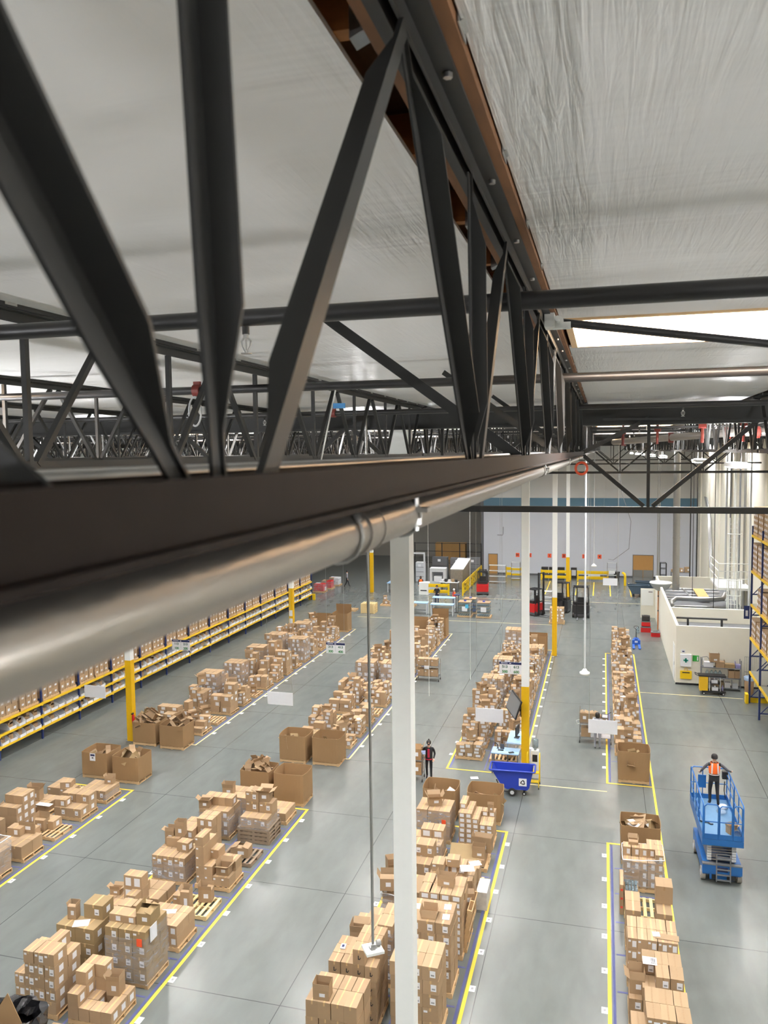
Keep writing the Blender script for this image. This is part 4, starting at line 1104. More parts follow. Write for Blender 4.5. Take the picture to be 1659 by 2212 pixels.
def far_stack(x, y, target, rr, style, name, wrap=False, small=False):
    FARPAL.append((x, y, name))
    nx = rr.choice([2, 3, 3, 4]); ny = rr.choice([2, 2, 3]); h = rr.choice([.2, .22, .25, .28, .34])
    if small: nx = rr.choice([3, 4, 5]); ny = rr.choice([2, 3]); h = rr.choice([.17, .2, .23])
    w, d = 1.14 / nx, 1.0 / ny
    hs = {}
    base = max(1, round(target / h))
    for i in range(nx):
        for j in range(ny):
            c = max(0, base + rr.choice([0, 0, 0, -1, -1, 1, -2]) - (1 if j == 0 and rr.random() < .3 else 0)) if not wrap else base
            hc = h * rr.choice([1, 1, 1, .85, 1.12]) if not wrap else h
            if rr.random() < .3 and not wrap: c = max(0, c - 1)
            for l in range(c):
                if 0 < l < c - 1 and 0 < j < ny - 1 and 0 < i < nx - 1: continue
                far_box(x - .57 + w * (i + .5) + rr.uniform(-.012, .012), y - .5 + d * (j + .5), .136 + l * hc, w * rr.choice([1, 1, .92]), d * rr.choice([1, .94]), hc, rr, style, None)
    top = .136 + base * h
    return top
def far_row(key, prof, sides):
    rr = random.Random(hash_key := sum(ord(c) for c in key) * 31)
    for sd, x in sides.items():
        for k, tg in enumerate(prof[sd]):
            if tg is None: continue
            y = FSLOT[k] + (0 if key != 'D' else .45)
            nm = f'{FARN[key]}, {ORD[k]} ' + ({'R': 'right ', 'L': 'left '}[sd] if key != 'D' else '') + 'spot'
            wrap = tg > 1.25 and rr.random() < .45
            if tg < .2:
                FARPAL.append((x, y, nm))
                if rr.random() < .7: open_carton(x + rr.uniform(-.3, .3), y, .136, .4, .3, .3, f'open carton on a bare pallet in the {nm}', None, rr.uniform(0, 1), (80, 60, 88, 40))
                continue
            top = far_stack(x, y, tg, rr, .85 if key in 'CD' else .7, nm, wrap, key in 'CD')
            if wrap: film_shell(x, y, .14, top - .05, 1.16, 1.02, f'stretch wrap on the stack in the {nm}', k + 40)
            elif rr.random() < .6:
                open_carton(round(x + rr.uniform(-.3, .3), 2), round(y + rr.uniform(-.3, .2), 2), top + .0, .4, .3, round(rr.uniform(.2, .4), 1), f'open carton on the stack in the {nm}', None, rr.uniform(0, 1), (rr.uniform(20, 90), rr.uniform(20, 120), 80, rr.uniform(10, 90)))
far_row('A', {'R': [.55, .35, 1.25, 1.0, .15, .9, 1.0, 1.4, .35, 1.35, 1.1, .9, .5, 1.3, None], 'L': [.9, .8, 1.3, 1.5, .9, 1.35, 1.1, 1.5, 1.2, 1.7, 1.5, 1.2, 1.5, 1.3, None]}, {'R': -19.1, 'L': -20.62})
far_row('B', {'R': [.45, .6, .8, .35, .9, .8, 1.3, .6, .8, 1.4, 1.0, .6, 1.2, .6, 1.4], 'L': [.7, .8, .3, .9, 1.0, .6, 1.3, 1.4, .9, 1.1, .5, 1.3, .7, .9, None]}, {'R': -11.62, 'L': -13.1})
far_row('C', {'R': [.15, .8, 1.3, 1.0, .6, 1.1, 1.4, .9, 1.2, 1.0, 1.3, 1.0, None], 'L': [.65, 1.2, .9, 1.3, 1.0, 1.3, .7, 1.0, 1.3, .9, .4, .9, 1.6]}, {'R': -4.1, 'L': -5.6})
far_row('D', {'R': [None, .6, .9, 1.0, .8, .9, 1.0, 1.1, .9, .7, 1.0, 1.1, 1.4, 1.6]}, {'R': 1.2})
near_one = None
for (x, y, nm) in FARPAL:
    pallet(x, y, 0, f'wooden pallet in the {nm}', 'pallets in the far rows', 0, parts=False)

# loose goods beyond the far rows
for i in range(6): pallet(-19.05, 64.8, .136 * i, f'{["lowest", "second", "third", "fourth", "fifth", "topmost"][i]} pallet of the pale stack beyond the far rows', 'pale stacked pallets', 0, 'new', WOODNEW, parts=False)
pallet(-20.9, 65.3, 0, 'single pallet lying left of the pale pallet stack', None, 0, parts=False)
pallet(-18.3, 68.2, 0, 'pallet of small boxes behind the pale stack', None, 0, parts=False)
pallet(-16.4, 68.2, 0, 'pallet of flat boxes beside the white column', None, 0, parts=False)
rr = random.Random(5)
far_box(-18.5, 68.2, .136, .5, .4, .3, rr, 1, None); far_box(-18.0, 68.1, .136, .4, .4, .25, rr, 1, None); far_box(-18.55, 68.2, .436, .3, .3, .45, rr, 1, None); far_box(-16.4, 68.2, .136, 1.1, .9, .3, rr, 0, None)
far_box(-17.7, 68.3, .136, .3, .3, .6, rr, 1, None)
# ------------------------------------------------------------------ left hand shelving with bins
RX, RXB = -25.83, -26.9
LEV = (.50, 1.05, 1.66)
t = thing('pallet_rack', 'long navy and yellow shelving along the left of the hall', 'shelving', (0, 0, 0))
RY = [29.28 + 2.855 * i for i in range(-1, 15)]
for y in RY:
    b = MB().box(RX - .08, RX, y - .04, y + .04, 0, 2.75).box(RXB, RXB + .08, y - .04, y + .04, 0, 2.75)
    for z in (.3, 1.1, 1.9, 2.6): b.box(RXB + .08, RX - .08, y - .02, y + .02, z, z + .04)
    for z in (.3, 1.1): b.bar((RXB + .08, y, z), (RX - .08, y, z + .8), .03, .03)
    b.build('upright_frame', NAVY, t)
for z in LEV:
    for a, e in zip(RY, RY[1:]):
        MB().box(RX - .05, RX + .03, a + .045, e - .045, z, z + .10).box(RXB, RXB + .05, a + .045, e - .045, z, z + .10).box(RX - .02, RX + .035, a - .045, a + .045, z - .04, z + .14).build('beam', BEAMY, t)
for z in LEV:
    MB().box(RXB + .06, RX - .06, RY[0], RY[-1], z + .085, z + .10).build('shelf_deck', GALV, t)
tag(MB().box(RX - .4, RX + .25, RY[-1] + .1, RY[-1] + .2, 0, .55).build('rack_guard', YELLOW), 'yellow guard at the far end of the left shelving', 'guard')
def bin_mesh():
    b = MB(); w, d, h = .44, .62, .30
    b.box(-d/2, d/2, -w/2, w/2, 0, .008)
    b.box(-d/2, -d/2 + .008, -w/2, w/2, .008, h)
    b.box(d/2 - .008, d/2, -w/2, w/2, .008, .13)
    for s in (-1, 1):
        y0, y1 = (-w/2, -w/2 + .008) if s < 0 else (w/2 - .008, w/2)
        b.add([(-d/2, y0, .008), (d/2, y0, .008), (d/2, y0, .13), (d/2 - .22, y0, h), (-d/2, y0, h), (-d/2, y1, .008), (d/2, y1, .008), (d/2, y1, .13), (d/2 - .22, y1, h), (-d/2, y1, h)],
              [(0, 1, 2, 3, 4), (9, 8, 7, 6, 5), (0, 5, 6, 1), (1, 6, 7, 2), (2, 7, 8, 3), (3, 8, 9, 4), (4, 9, 5, 0)])
    return b.mesh('pick_bin', PAPER)
BINO = bin_mesh()
LVN = ['lower', 'middle']
rr = random.Random(11)
for bi, (a, e) in enumerate(zip(RY[1:], RY[2:])):
    for li in (0, 1):
        for k in range(5):
            y = a + .33 + k * .55
            lab = f'white open bin on the {LVN[li]} shelf of the left shelving, {ORD[bi]} bay'
            gr = f'bins on the {LVN[li]} shelf, {ORD[bi]} bay'
            if rr.random() < .92:
                o = obj('pick_bin', BINO, None, (RX - .30 + rr.uniform(-.04, .03), y, LEV[li] + .10), rr.uniform(-.05, .05)); tag(o, lab, 'bin', gr)
            if rr.random() < .8:
                STOCK.cbox((RX - .36, y, LEV[li] + .24), (.42, rr.uniform(.28, .38), rr.uniform(.18, .34)), 0)
                if rr.random() < .5: STOCK.cbox((RX - .30, y + .05, LEV[li] + .40), (.3, .2, rr.uniform(.06, .2)), 0, xf(0, 0, 0))
    y = a + .75
    for q in range(2):
        yy = y + q * 1.32
        pallet(RX - .55, yy, LEV[2] + .10, f'wooden pallet on top of the left shelving, {ORD[bi]} bay', f'pallets on the left shelving, {ORD[bi]} bay', PI/2, parts=False)
        nz = rr.choice([2, 2, 3]); h = rr.choice([.3, .35, .4])
        for j in range(3):
            for l in range(nz):
                far_box(RX - .55, yy - .42 + .4 * j, LEV[2] + .236 + l * h, .95, .39, h, rr, 0, None)
                STOCK.box(RX - .079, RX - .074, yy - .42 + .4 * j - .07, yy - .42 + .4 * j + .07, LEV[2] + .236 + l * h + h * .3, LEV[2] + .236 + l * h + h * .6, 1)

# ------------------------------------------------------------------ right hand pallet rack
QX, QXB = 7.55, 8.66
QY = [45.55, 42.73, 39.9]
QL = (1.62, 3.45, 5.22, 6.99, 8.87)
t = thing('pallet_rack', 'tall navy pallet rack with yellow beams at the right edge', 'pallet rack', (0, 0, 0))
for y in QY:
    b = MB().box(QX, QX + .09, y - .045, y + .045, 0, 9.45).box(QXB - .09, QXB, y - .045, y + .045, 0, 9.45)
    for z in [0.3 + 1.1 * i for i in range(9)]:
        b.box(QX + .09, QXB - .09, y - .03, y + .03, z, z + .06)
        if z < 8.5: b.bar((QX + .09, y, z), (QXB - .09, y, z + 1.05), .04, .04)
    b.build('upright_frame', NAVY, t)
for z in QL:
    for a, e in zip(QY[1:], QY[:-1]):
        for x in (QX, QXB - .06): MB().box(x - .01, x + .06, a + .05, e - .05, z, z + .12).build('beam', BEAMY, t)
        MB().box(QX + .06, QXB - .06, a + .05, e - .05, z + .10, z + .12).build('wire_deck', GALV, t)
tag(MB().box(QX - .16, QX - .02, 45.35, 45.75, 0, .50).build('post_guard', YELLOW), 'yellow post guard at the foot of the right rack', 'guard')
tag(MB().box(QX + .1, QXB, 45.62, 45.70, 0, .30).build('end_guard', YELLOW), 'yellow end rail behind the foot of the right rack', 'guard')
tag(MB().box(QX - .30, QX - .02, 45.60, 45.62, 4.5, 5.2).box(QX - .22, QX - .10, 45.59, 45.60, 4.65, 4.95, 1).build('rack_sign', [NAVY, PAPER]), 'small navy sign on the right pallet rack post', 'sign')
rr = random.Random(21)
for li, z in enumerate(QL):
    for q, yb in enumerate((44.85, 43.45, 42.0, 40.6)):
        if li == 2 and q == 0: continue
        if li == 0: continue
        pallet(QX + .56, yb, z + .12, f'wooden pallet on the right rack, {["", "second", "third", "fourth", "top"][li]} beam level', f'pallets on level {li + 1} of the right rack', PI/2, parts=False)
        h = .27 if li > 2 else .31
        for l in range(5 if li > 2 else 3):
            for j in range(3):
                for i in range(2):
                    xx = QX + .30 + .5 * i; yy = yb - .38 + .38 * j
                    far_box(xx, yy, z + .256 + l * h, .5, .38, h, rr, .9, None)
                    if i == 0: STOCK.box(xx - .25 + .001, xx - .25 + .004, yy - .10, yy + .10, z + .256 + l*h + h*.25, z + .256 + l*h + h*.7, 1)
carton(QX + .45, 42.05, QL[2] + .256, .75, .8, .78, 'large single carton on the right rack at mid height', None, 'fm')

# ------------------------------------------------------------------ low cream office block at right
OX, OY = 4.12, 48.3
struct('office_wall_front', MB().box(OX, RIGHT_X, OY, OY + .15, 0, 3.42), CREAM)
struct('office_wall_left', MB().box(OX, OX + .15, OY + .15, 67.3, 0, 3.42), CREAM)
struct('office_wall_end', MB().box(OX + .15, RIGHT_X, 67.15, 67.3, 0, 3.42), CREAM)
struct('office_roof', MB().box(OX + .15, RIGHT_X, OY + .15, 67.15, 2.35, 2.45), GREYM)
struct('office_parapet', MB().box(OX + .15, RIGHT_X, 54.2, 54.4, 2.45, 3.35), CREAM)
struct('baseboard_office', MB().box(OX - .01, RIGHT_X, OY - .015, OY, 0, .11), BLACK)
tag(MB().box(OX - .012, OX, 49.1, 50.1, 0, 2.1).box(OX - .02, OX - .012, 49.2, 49.24, .9, 1.1, 1).build('door_1', [WHITE, BLACK]), None, None, kind='structure')
struct('partition_return', MB().box(3.0, OX, 67.3, 67.4, 0, 2.35), CREAM)
tag(MB().box(3.05, 3.98, 67.26, 67.295, 1.0, 2.3).box(3.6, 3.9, 67.24, 67.26, 2.08, 2.13, 1).build('notice_board', [WHITE, BLACK]), 'cream notice panel at the far corner of the office wall', 'panel')
# things hung on the front wall
t = thing('first_aid_box', 'white first aid box with a green cross on the cream wall', 'first aid box', (4.65, OY, 1.46))
MB().box(-.29, .29, -.14, 0, -.36, .34).build('case', PAPER, t)
MB().box(-.045, .045, -.146, -.14, -.13, .13).box(-.13, .13, -.146, -.14, -.045, .045).build('cross', mat('teal green', (24, 150, 130), .5), t)
tag(MB().box(4.40, 4.62, OY - .012, OY, 1.86, 2.06).box(4.46, 4.58, OY - .014, OY - .012, 1.9, 1.97, 1).build('small_notice', [PAPER, NAVYC]), 'small notice above the first aid box', 'notice')
tag(MB().box(5.02, 5.36, OY - .015, OY, 1.40, 1.74).box(5.26, 5.32, OY - .018, OY - .015, 1.45, 1.68, 1).build('green_sign', [GREEN, PAPER]), 'green safety sign on the cream wall', 'sign')
t = thing('yellow_folder', 'yellow wall pouch with a handle below the first aid box', 'pouch', (4.67, OY, .63))
MB().box(-.31, .31, -.10, 0, -.26, .20).build('pouch', YELLOW, t)
MB().path([(-.1, -.05, .20), (-.06, -.05, .32), (.0, -.05, .40), (.06, -.05, .32), (.1, -.05, .20)], .014).build('handle', YELLOW, t)
MB().box(-.2, .2, -.105, -.10, .08, .14).build('printed_line', INK, t)
# steel shelf with supplies
t = thing('supply_shelf', 'grey steel shelf full of cleaning supplies against the cream wall', 'shelf', (6.45, 47.75, 0))
for x in (-1.02, 1.02):
    for y in (-.22, .22): MB().box(x - .02, x + .02, y - .02, y + .02, 0, 1.75).build('post', GREYM, t)
for z in (.12, .68, 1.25): MB().box(-1.02, 1.02, -.24, .24, z, z + .03).build('shelf_board', GREYM, t)
MB().path([(-1.02, -.22, 1.75), (-1.0, -.22, 1.86), (-.75, -.22, 1.9), (-.62, -.22, 1.75)], .015).build('handle', GREYM, t)
sup = [(-.65, 1.29, .5, .35, .28, PAPER), (-.05, 1.29, .45, .35, .32, CARD), (.45, 1.29, .5, .36, .22, CARDO), (.88, 1.29, .26, .3, .2, mat('lilac bottles', (150, 146, 190), .4)),
       (.55, .72, .3, .3, .42, CARD), (.85, .72, .26, .3, .42, CARD), (-.1, .15, .5, .34, .32, CARDO), (.35, .15, .3, .3, .3, PAPER), (.75, .15, .3, .3, .24, LTGREY)]
for i, (x, z, w, d, h, ma) in enumerate(sup):
    nm = 'carton' if ma in (CARD, CARDO) else 'supply pack'
    lv = 'top' if z > 1 else ('middle' if z > .5 else 'bottom')
    sd = ['far left', 'left of centre', 'right of centre', 'far right'][min(3, int((x + 1.05) / .52))]
    tag(MB().box(-w/2, w/2, -d/2, d/2, 0, h).box(-w*.5 - .02, -w*.5, -d/2, d/2, h * .9, h + .18).build('supply_box', ma, None, (6.45 + x, 47.75, z)), f'{nm} on the {lv} board of the supply shelf, {sd}' if i != 5 else 'taller carton at the right end of the supply shelf middle board', 'box')
for i in range(4):
    g = MB().lathe([(.0, 0), (.09, 0), (.1, .05), (.1, .26), (.04, .34), (.03, .38), (0, .38)], n=12).build('bottle', GLASSY, None, (5.75 + .22 * i, 47.72, .72)); tag(g, 'clear bottle on the middle board of the supply shelf', 'bottle', 'bottles on the supply shelf')
open_carton(6.10, 47.7, 1.60, .5, .36, .26, 'open carton with raised flaps on top of the supply shelf', None, .05, (85, 88, 88, 88))
t = thing('janitor_cart', 'black janitor cart with a yellow bag in front of the shelf', 'cart', (5.95, 46.75, 0))
MB().box(-.62, .62, -.26, .26, .16, .24).build('base', BLACK, t)
MB().box(-.72, -.30, -.24, .24, .22, 1.02).build('bag', YBAG, t)
MB().box(-.78, .62, -.26, .26, 1.02, 1.09).path([(-.78, -.2, 1.05), (-.95, -.2, 1.12), (-.95, .2, 1.12), (-.78, .2, 1.05)], .02).build('top_tray', BLACK, t)
for x in (-.22, .34):
    for y in (-.22, .22): MB().box(x - .018, x + .018, y - .018, y + .018, .24, 1.02).build('post', LTGREY, t)
MB().box(-.22, .36, -.23, .23, .62, .65).build('shelf_board', BLACK, t)
for x in (-.5, .5):
    for y in (-.2, .2): MB().wheel((x, y, .08), .08, .05, 'y', 0, 1).build('wheel', [TYRE, LTGREY], t)
for i, (x, z) in enumerate([(.05, .65), (.08, .24)]): tag(MB().box(-.16, .16, -.14, .14, 0, .18).lathe([(.05, .18), (.05, .24), (.02, .26)], n=8).build('paper_pack', PAPER, None, (5.95 + x, 46.75, z)), f'white pack on the {["upper", "lower"][i]} shelf of the janitor cart', 'pack')
tag(MB().lathe([(0, 0), (.05, 0), (.05, .18), (.02, .24), (.02, .3), (0, .3)], n=10).build('spray_bottle', mat('lilac bottles', (150, 146, 190), .4), None, (6.42, 46.70, .24)), 'lilac spray bottle on the janitor cart base', 'bottle')
# things standing behind the shelf end
t = thing('waste_bin', 'brown round bin with a pale blue liner behind the rack post', 'bin', (7.85, 47.2, 0))
MB().lathe([(.22, 0), (.26, .9), (.25, .9), (.2, .05)], n=18).build('body', mat('brown bin', (140, 112, 80), .6), t)
MB().lathe([(.262, .78), (.285, .95), (.26, .97), (.24, .9)], n=18).build('liner', mat('pale liner', (170, 190, 214), .4), t)
w = MB()
for i in range(14): w.tube((7.7 + .1 * i, 47.9, .2), (7.7 + .1 * i, 47.9, 1.9), .008, n=5)
for z in (.2, 1.05, 1.9): w.tube((7.7, 47.9, z), (9.0, 47.9, z), .012, n=5)
tag(w.build('mesh_fence', CHROME), 'wire mesh fence behind the right rack foot', 'panel')
# services on top of the office
def pipe(name, pts, r, m, lab, grp=None, n=8): return tag(MB().path(pts, r, m=0, n=n).build(name, m), lab, 'pipe', grp)
pipe('black_pipe', [(4.35, 51.0, 3.35), (7.2, 51.0, 3.35)], .06, BLACKPIPE, 'black horizontal pipe behind the office parapet')
for x in (5.0, 6.9): tag(MB().box(x - .06, x + .06, 50.94, 51.06, 2.45, 3.29).build('pipe_support', BLACKPIPE), 'black support leg under the office roof pipe', 'support', 'supports of the black roof pipe')
pipe('duct', [(4.7, 58.5, 2.65), (4.72, 59.6, 2.75), (5.1, 60.2, 2.9), (7.6, 60.2, 2.9), (8.2, 60.3, 2.95), (8.45, 61.0, 3.2)], .17, GALV, 'silver bent duct on the office roof', None, 12)
pipe('duct', [(4.7, 58.0, 2.58), (4.9, 58.7, 2.6), (8.3, 58.8, 2.6)], .10, GALV, 'thin silver duct in front of the bent duct', None, 10)
for i, y in enumerate((61.5, 62.4, 63.5, 65.0, 66.2)): pipe('conduit', [(4.5, y, 2.62), (8.6, y, 2.62)], .05, GALV, f'silver conduit across the office roof, {ORD[i]} one behind the bent duct')
pipe('conduit', [(6.0, 65.8, 2.7), (6.3, 61.8, 2.7), (8.2, 61.6, 2.7)], .05, GALV, 'bent conduit crossing the others on the office roof')
tag(MB().box(6.75, 7.5, 61.2, 65.5, 2.72, 2.78).build('plywood_board', ROLLW), 'tan plywood board lying on the office roof', 'board')
tag(MB().tube((5.55, 66, 2.45), (5.52, 66, 14), .26, n=18).tube((5.55, 66, 6.6), (5.55, 66, 6.7), .29, n=18).tube((5.55, 66, 2.9), (5.55, 66, 3.0), .29, n=18).build('exhaust_stack', GALV), 'thick grey vertical duct rising from the office roof', 'duct')
for i, (x, y, r) in enumerate([(4.55, 72, .05), (4.95, 76, .05), (7.05, 71, .05), (7.35, 69, .05)]): tag(MB().tube((x, y, .5 if y > 68 else 2.4), (x, y, 14), r, n=8).build('drop_pipe', GALV if i < 2 else BLACKPIPE), f'thin vertical {"silver" if i < 2 else "black"} pipe near the far right corner, {["left", "right"][i % 2]} one', 'pipe')
for i, (x, y) in enumerate([(6.35, 62.0), (7.3, 58.0), (5.7, 70)]): tag(MB().tube((x, y, 2.45), (x, y, 14), .022, n=6).build('hanging_cable', BLACK), f'black cable hanging to the office roof, {["left", "right", "far"][i]} one', 'cable')
for i in range(6):
    y = 56 + 2.1 * i
    tag(MB().tube((RIGHT_X - .22, y, 2.45), (RIGHT_X - .22, y, 14), .06 + .02 * (i % 2), n=10).build('wall_pipe', [LTGREY, GALV, GREYM, WHITE, GREYM, LTGREY][i]), f'vertical pipe on the cream right wall, {ORD[i]} one from the rack', 'pipe')
for i in range(4): pipe('conduit', [(9.2, 79 + .5 * i, 9.0), (9.2, 76 + .5 * i, 7.3), (9.2, 74.5 + .5 * i, 3.0)], .06, GALV, 'bent conduit down the far right wall', 'bent conduits on the far right wall')
# caged ladder with platform
t = thing('caged_ladder', 'cream caged ladder and platform on the right wall', 'ladder', (8.25, 56.0, 0))
for x in (-.25, .25): MB().tube((x, .3, 2.45), (x, .3, 9.0), .035, n=8).build('rail', WHITE, t)
for i in range(20): MB().tube((-.25, .3, 2.7 + .31 * i), (.25, .3, 2.7 + .31 * i), .015, n=6).build('rung', WHITE, t)
for z in (3.0, 4.0, 5.0, 8.0):
    MB().path([(.42 * math.cos(a), -.10 + .42 * math.sin(a), z) for a in [PI + i * PI / 10 for i in range(11)]], .03, n=6).build('hoop', WHITE, t)
for i in range(7):
    a = PI + i * PI / 6
    MB().tube((.42 * math.cos(a), -.10 + .42 * math.sin(a), 2.6), (.42 * math.cos(a), -.10 + .42 * math.sin(a), 5.6), .022, n=6).build('cage_bar', WHITE, t)
MB().box(-.9, 1.1, .2, 4.2, 4.25, 4.40).build('platform', WHITE, t)
rl = MB()
for (x, y) in ((-.9, .2), (-.9, 2.2), (-.9, 4.2), (1.1, .2), (0.2, .2)): rl.tube((x, y, 4.4), (x, y, 6.0), .03, n=6)
for z in (5.0, 5.5, 6.0): rl.tube((-.9, .2, z), (-.9, 4.2, z), .03, n=6).tube((-.9, .2, z), (1.1, .2, z), .03, n=6)
rl.build('guardrail', WHITE, t)
# hanging dome and red toolboxes at the corner
t = thing('dome_mirror', 'white hanging dome mirror above the office corner', 'mirror', (4.20, 62.5, 3.62))
MB().lathe([(.06, -.62), (.3, -.56), (.55, -.40), (.72, -.15), (.78, 0), (.76, .02)], n=24).build('dome', DOMEM, t)
MB().lathe([(.78, -.02), (.81, 0), (.78, .06), (.0, .10)], n=24).build('cover', WHITE, t)
tag(MB().box(OX - .10, OX - .02, 62.9, 63.0, 0, 3.4, 0).box(OX - .11, OX - .02, 62.88, 62.9, 2.5, 2.6, 1).box(OX - .11, OX - .02, 62.88, 62.9, 1.4, 1.5, 1).build('wall_post', [FIR, BLACK]), 'slim wooden post with black clips on the office wall', 'post')
for i, (x, y, z, w, h, l) in enumerate([(3.15, 62.0, 0, .7, .45, 'lowest red toolbox of the stack by the office wall'), (3.15, 62.0, .46, .62, .40, 'middle red toolbox of the stack by the office wall'), (3.15, 62.0, .87, .55, .38, 'black topped toolbox on the red stack'), (3.75, 60.6, 0, .62, .38, 'single red toolbox in front of the red stack')]):
    tb = thing('toolbox', l, 'toolbox', (x, y, z))
    MB().box(-w/2, w/2, -.22, .22, 0, h * .75).build('body', BLACK if i == 2 else RED, tb)
    MB().box(-w/2 - .01, w/2 + .01, -.23, .23, h * .75, h * .9).build('lid', GREYM if i != 2 else BLACK, tb)
    MB().path([(-w*.25, 0, h * .9), (-w*.2, 0, h), (w*.2, 0, h), (w*.25, 0, h * .9)], .015, n=6).build('handle', BLACK, tb)
tag(MB().lathe([(0, 0), (.13, 0), (.13, .35), (.05, .45), (.05, .5), (0, .5)], n=12).build('water_bottle', GLASSY, None, (2.55, 61.5, 0)), 'clear blue water bottle on the floor beside red toolboxes', 'bottle')

# ------------------------------------------------------------------ hanging signs
def hang_sign(x, y, z, w, h, label, texts=None, top=13.5):
    t = thing('hanging_sign', label, 'sign', (x, y, z))
    MB().box(-w/2, w/2, -.012, .012, -h/2, h/2).build('board', PAPER, t)
    for s in (-1, 1): MB().tube((s * (w/2 - .04), 0, h/2), (s * (w/2 - .04), 0, top - z), .006, n=5).build('wire', GALV, t)
    if texts:
        MB().box(-w/2, w/2, -.016, -.012, h/2 - .13, h/2).build('header', NAVYC, t)
        MB().box(-.06, .03, -.018, -.016, h/2 - .09, h/2 - .05).box(-w/2 + .08, -.15, -.018, -.016, h/2 - .075, h/2 - .05).build('header_print', PAPER, t)
        MB().box(-.004, .004, -.015, -.012, -.2, .1).build('divider', GREYM, t)
        for (tx, px, pz, ma) in texts: text_mesh(tx, .19, ma, 'number', t, (px, -.016, pz), bold=.006)
    return t
SGD = mat('sign dark green', (34, 88, 70), .5); SGG = mat('sign green', (34, 120, 60), .5)
def nums(a, b, c, d): return [(a, -.29, .06, SGD), (b, .30, .06, SGD), (c, -.29, -.20, SGG), (d, .30, -.20, SGG)]
hang_sign(-23.5, 33, 2.2, 1.15, .58, 'blank white back of a hanging sign before the left shelving')
hang_sign(-13.93, 33, 2.53, 1.22, .58, 'blank white back of a hanging sign over the middle far row')
hang_sign(-4.52, 33, 2.47, 1.16, .58, 'blank white back of a hanging sign left of the monitor')
hang_sign(.07, 33, 2.34, 1.14, .56, 'blank white back of a hanging sign in front of the grey clothed person')
hang_sign(.67, 72, 2.07, 1.2, .62, 'blank white hanging sign far off near the back wall')
hang_sign(-23.94, 42, 2.33, 1.16, .62, 'leftmost numbered hanging sign, reading 113 213 100 200', nums('113', '213', '100', '200'))
hang_sign(-14.5, 42.5, 2.52, 1.12, .62, 'middle numbered hanging sign, reading 313 413 300 400', nums('313', '413', '300', '400'))
hang_sign(-4.57, 41.5, 2.23, 1.16, .64, 'rightmost numbered hanging sign, reading 513 613 500 600', nums('513', '613', '500', '600'))
# hanging antennas
def antenna(x, y, z, label, square):
    t = thing('hanging_antenna', label, 'antenna', (x, y, z), 0, 'antennas hung on poles')
    MB().tube((0, 0, .05), (0, 0, CAM_H + .72 - z), .024 if square else .032, n=10).build('pole', GALV if square else LTGREY, t)
    if square:
        b = MB(); b.box(-.15, .15, -.15, .15, -.045, 0, 0, xf(rz=.6)); b.build('panel', WHITE, t)
        MB().box(-.06, .06, -.04, .04, 0, .03, 0, xf(rz=.6)).box(-.05, .02, -.07, -.04, 0, .09, 0, xf(rz=.6)).tube((.05, .05, .06), (.10, .09, .06), .05, n=10).build('bracket', GALV, t)
    else:
        MB().lathe([(.0, -.10), (.12, -.09), (.17, -.04), (.17, .02), (.10, .06), (.05, .14), (.0, .14)], n=18).build('panel', WHITE, t)
antenna(-3.6, 12.2, 5.36, 'square white antenna on a grey pole beside the column', True)
antenna(-.55, 27.8, 5.94, 'round white antenna over the aisle beside the narrow far row', False)
antenna(-.53, 54.0, 5.96, 'small round white antenna in front of the back wall', False)
for i, (x, y) in enumerate([(-7.3, 34.0), (-5.95, 37.0), (-1.1, 66), (1.1, 60), (-13.4, 12.0)]):
    if i == 4: continue
    tag(MB().tube((x, y, 2.8 if i < 2 else 3), (x, y, 14), .009, n=5).build('hanging_wire', WHITE), f'thin white vertical wire hanging over the aisle, {ORD[i]} from the left', 'wire')
pipe('cable', [(1.2, 70, 13.5), (1.5, 70, 10), (2.3, 70.5, 7.5), (2.2, 72, 5), (1.0, 78, 3.2), (.6, 86, 2.2)], .02, GREYM, 'slack grey cable drooping before the back wall', None, 6)
